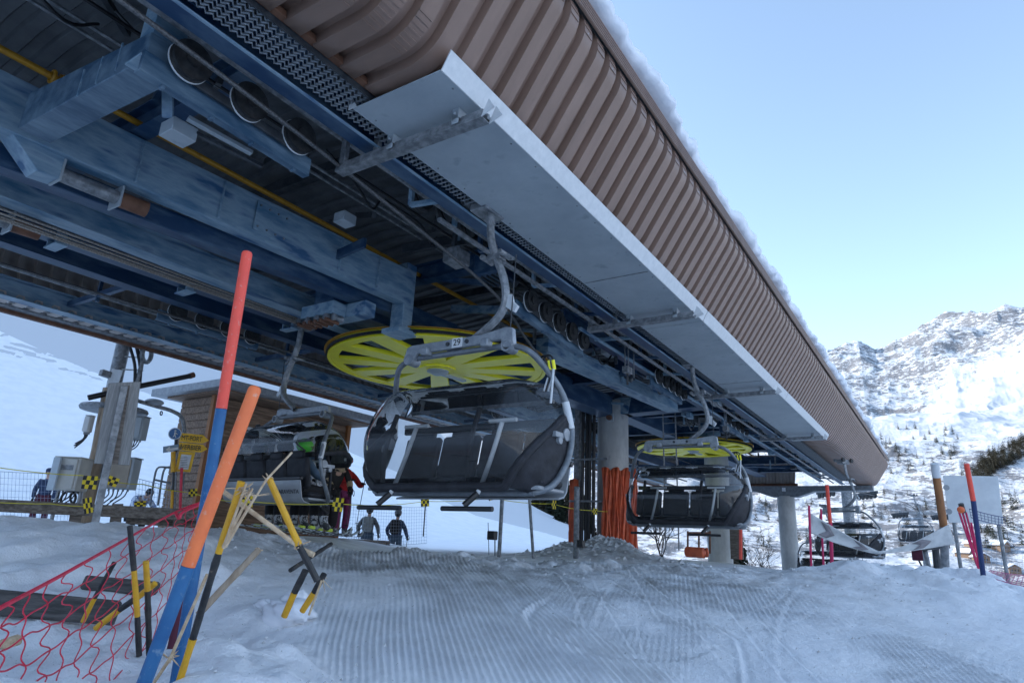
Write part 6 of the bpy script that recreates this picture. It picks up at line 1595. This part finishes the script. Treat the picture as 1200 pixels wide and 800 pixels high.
# ------------------------------------------------------------------ conifers
def conifer_mesh(seed, h_=10, w_=2.6, layers=16, per=15, mat=m_needle, sub=3):
    rr = random.Random(seed); vs = []; fs = []
    for L_ in range(layers):
        f = L_ / layers; z = h_ * (.10 + .88 * f); rad = w_ * (1 - f) ** .85 * rr.uniform(.8, 1.15) + .12
        for k in range(int(per * (1 - f * .6))):
            a = rr.uniform(0, 6.283); r1 = rad * rr.uniform(.55, 1.12); dz = -r1 * rr.uniform(.12, .42)
            for s_ in range(sub):
                g0 = rr.uniform(.1, .75); c0 = Vector((math.cos(a) * r1 * g0, math.sin(a) * r1 * g0, z + dz * g0)); a2 = a + rr.uniform(-.3, .3)
                c1 = Vector((math.cos(a2) * r1, math.sin(a2) * r1, z + dz + rr.uniform(-.2, .1))); sd = Vector((-math.sin(a), math.cos(a), rr.uniform(-.5, .5))) * r1 * .22
                i = len(vs); vs += [c0 - sd * .5, c0 + sd * .5 + Vector((0, 0, .1)), c1 + sd * .3 - Vector((0, 0, .15)), c1 - sd * .4]; fs.append((i, i + 1, i + 2, i + 3))
    for k in range(4): i = len(vs); a = k * 1.57; vs += [Vector((0, 0, h_ * 1.04)), Vector((.16 * math.cos(a), .16 * math.sin(a), h_ * .9)), Vector((.16 * math.cos(a + 1), .16 * math.sin(a + 1), h_ * .9))]; fs.append((i, i + 1, i + 2))
    me = bpy.data.meshes.new('crown'); me.from_pydata([tuple(v) for v in vs], [], fs); me.materials.append(mat); return me
tmb = MB().tube([(0, 0, -.8), (0, 0, 5), (0, 0, 9.6)], [.18, .10, .03], 7); _t = tmb.build('trunk', m_bark); trunk_me = _t.data; bpy.data.objects.remove(_t)
small_me = [conifer_mesh(s_, layers=10, per=11, sub=2, mat=m_needle) for s_ in (1, 2, 3)]; smallb = [conifer_mesh(s_, layers=10, per=10, sub=2, mat=m_needleb) for s_ in (4, 5)]
big_me = [conifer_mesh(s_, layers=26, per=30, sub=4, mat=(m_needle, m_needleb)[s_ % 2], w_=2.3) for s_ in (11, 12, 13)]
def tree(loc, sc, me, label, group, rz):
    o = bpy.data.objects.new('conifer', None); col.objects.link(o); o.location = loc; o.rotation_euler = (0, 0, rz); o.scale = (sc, sc, sc)
    tag(o, label, 'conifer', group)
    for nm, m_e in (('crown', me), ('trunk', trunk_me)):
        c = bpy.data.objects.new(nm, m_e); col.objects.link(c); c.parent = o
rt = random.Random(12)
# conifers close behind the hill edge
big = [(640, 555, 118), (652, 548, 112), (664, 552, 124), (675, 566, 110), (684, 575, 130), (629, 562, 135), (670, 585, 98), (656, 590, 96), (692, 590, 120), (846, 592, 150), (855, 592, 160)]
for i, (px, py, d) in enumerate(big):
    q_ = P(px, py, d); g = gz(q_.x, q_.y); hh = max(4.0, q_.z - g)
    tree((q_.x, q_.y, g - .2), hh / 10.2, big_me[i % 3], 'dark conifer in the grove beyond the snow bank', 'conifers in the grove beyond the snow bank', rt.uniform(0, 6))
def scatter(n, box, grp, label, s0, s1, brown=.3, cond=None):
    k = 0; tries = 0
    while k < n and tries < n * 12:
        tries += 1
        px = rt.uniform(box[0], box[2]); py = rt.uniform(box[1], box[3])
        if cond and not cond(px, py): continue
        q_ = hit(px, py)
        if q_ is None or math.hypot(q_.x, q_.y) < 60: continue
        k += 1; tree(q_, rt.uniform(s0, s1), rt.choice(smallb if rt.random() < brown else small_me), label, grp, rt.uniform(0, 6))
scatter(46, (1010, 500, 1130, 560), 'lone conifers on the rocky slope', 'small lone conifer on the rocky slope', .9, 1.5)
scatter(34, (870, 585, 960, 645), 'conifers low in the valley behind the columns', 'conifer low in the valley behind the columns', .8, 1.3)
scatter(40, (1010, 575, 1110, 640), 'lone conifers on the sunny lower slope', 'lone conifer on the sunny lower slope', .7, 1.3)
scatter(34, (1148, 585, 1200, 648), 'conifers among the chalets', 'dark conifer among the chalets in the valley', .9, 1.5)
scatter(60, (1125, 515, 1200, 575), 'conifers round the edge of the mountain wood', 'conifer at the edge of the slanting mountain wood', .8, 1.3, .4, lambda x, y: abs(y - (566 - (x - 1125) * .55)) < 14)
# the slanting wood itself reads as one mass
def wood():
    vs = []; fs = []; n = 0; tries = 0
    base = small_me[0]; bv = np.array([v.co[:] for v in base.vertices]); bf = [tuple(p.vertices) for p in base.polygons]
    while n < 230 and tries < 4000:
        tries += 1; px = rt.uniform(1140, 1215); py = rt.uniform(505, 572)
        if abs(py - (560 - (px - 1140) * .58)) > 12: continue
        q_ = hit(px, py)
        if q_ is None: continue
        s_ = rt.uniform(.9, 1.5); i = len(vs); vs += [tuple(v * s_ + np.array(q_)) for v in bv]; fs += [tuple(k + i for k in f) for f in bf]; n += 1
    me = bpy.data.meshes.new('mountain_wood'); me.from_pydata(vs, [], fs); me.materials.append(m_needleb); o = bpy.data.objects.new('mountain_wood', me); col.objects.link(o)
    tag(o, 'slanting band of brownish conifer wood on the mountain flank', kind='stuff')
wood()
# chalets
def chalet(label, px, py, s_, rz):
    q_ = hit(px, py)
    if q_ is None: return
    o = thing('chalet', label, 'chalet', q_, 'chalets in the valley')
    m4 = Matrix.Translation(q_) @ Matrix.Rotation(rz, 4, 'Z') @ Matrix.Scale(s_, 4)
    def tr(mb): mb.v = [tuple(m4 @ Vector(v)) for v in mb.v]; return mb
    tr(MB().prism([(-5, -3), (5, -3), (5, 4), (0, 7), (-5, 4)], -6, 6)).build('wall', m_hut, o)
    tr(MB().plate([(-6.5, -7.5, 3.3), (0, -7.5, 7.2), (0, 7.5, 7.2), (-6.5, 7.5, 3.3)], .8)).build('roof', m_snowc, o); tr(MB().plate([(0, -7.5, 7.2), (6.5, -7.5, 3.3), (6.5, 7.5, 3.3), (0, 7.5, 7.2)], .8)).build('roof', m_snowc, o)
    for x in (-2.5, 0, 2.5): tr(MB().box((x, -6.05, 1.5), (1.2, .1, 1.4))).build('window', m_dark, o)
for a in (('chalet with an orange gable near the foot of the leaning pole', 1150, 658, .8, .4), ('brown chalet roof beside the wooden post', 1130, 652, .8, 1.2), ('low chalet at the right edge of the valley', 1188, 670, .7, .2), ('pale roofed chalet beneath the white board', 1172, 645, .9, 1.0), ('small chalet behind the stick bundle', 1138, 641, .6, .7), ('tiny chalet far down between the trees', 1110, 625, .6, .3)): chalet(*a)
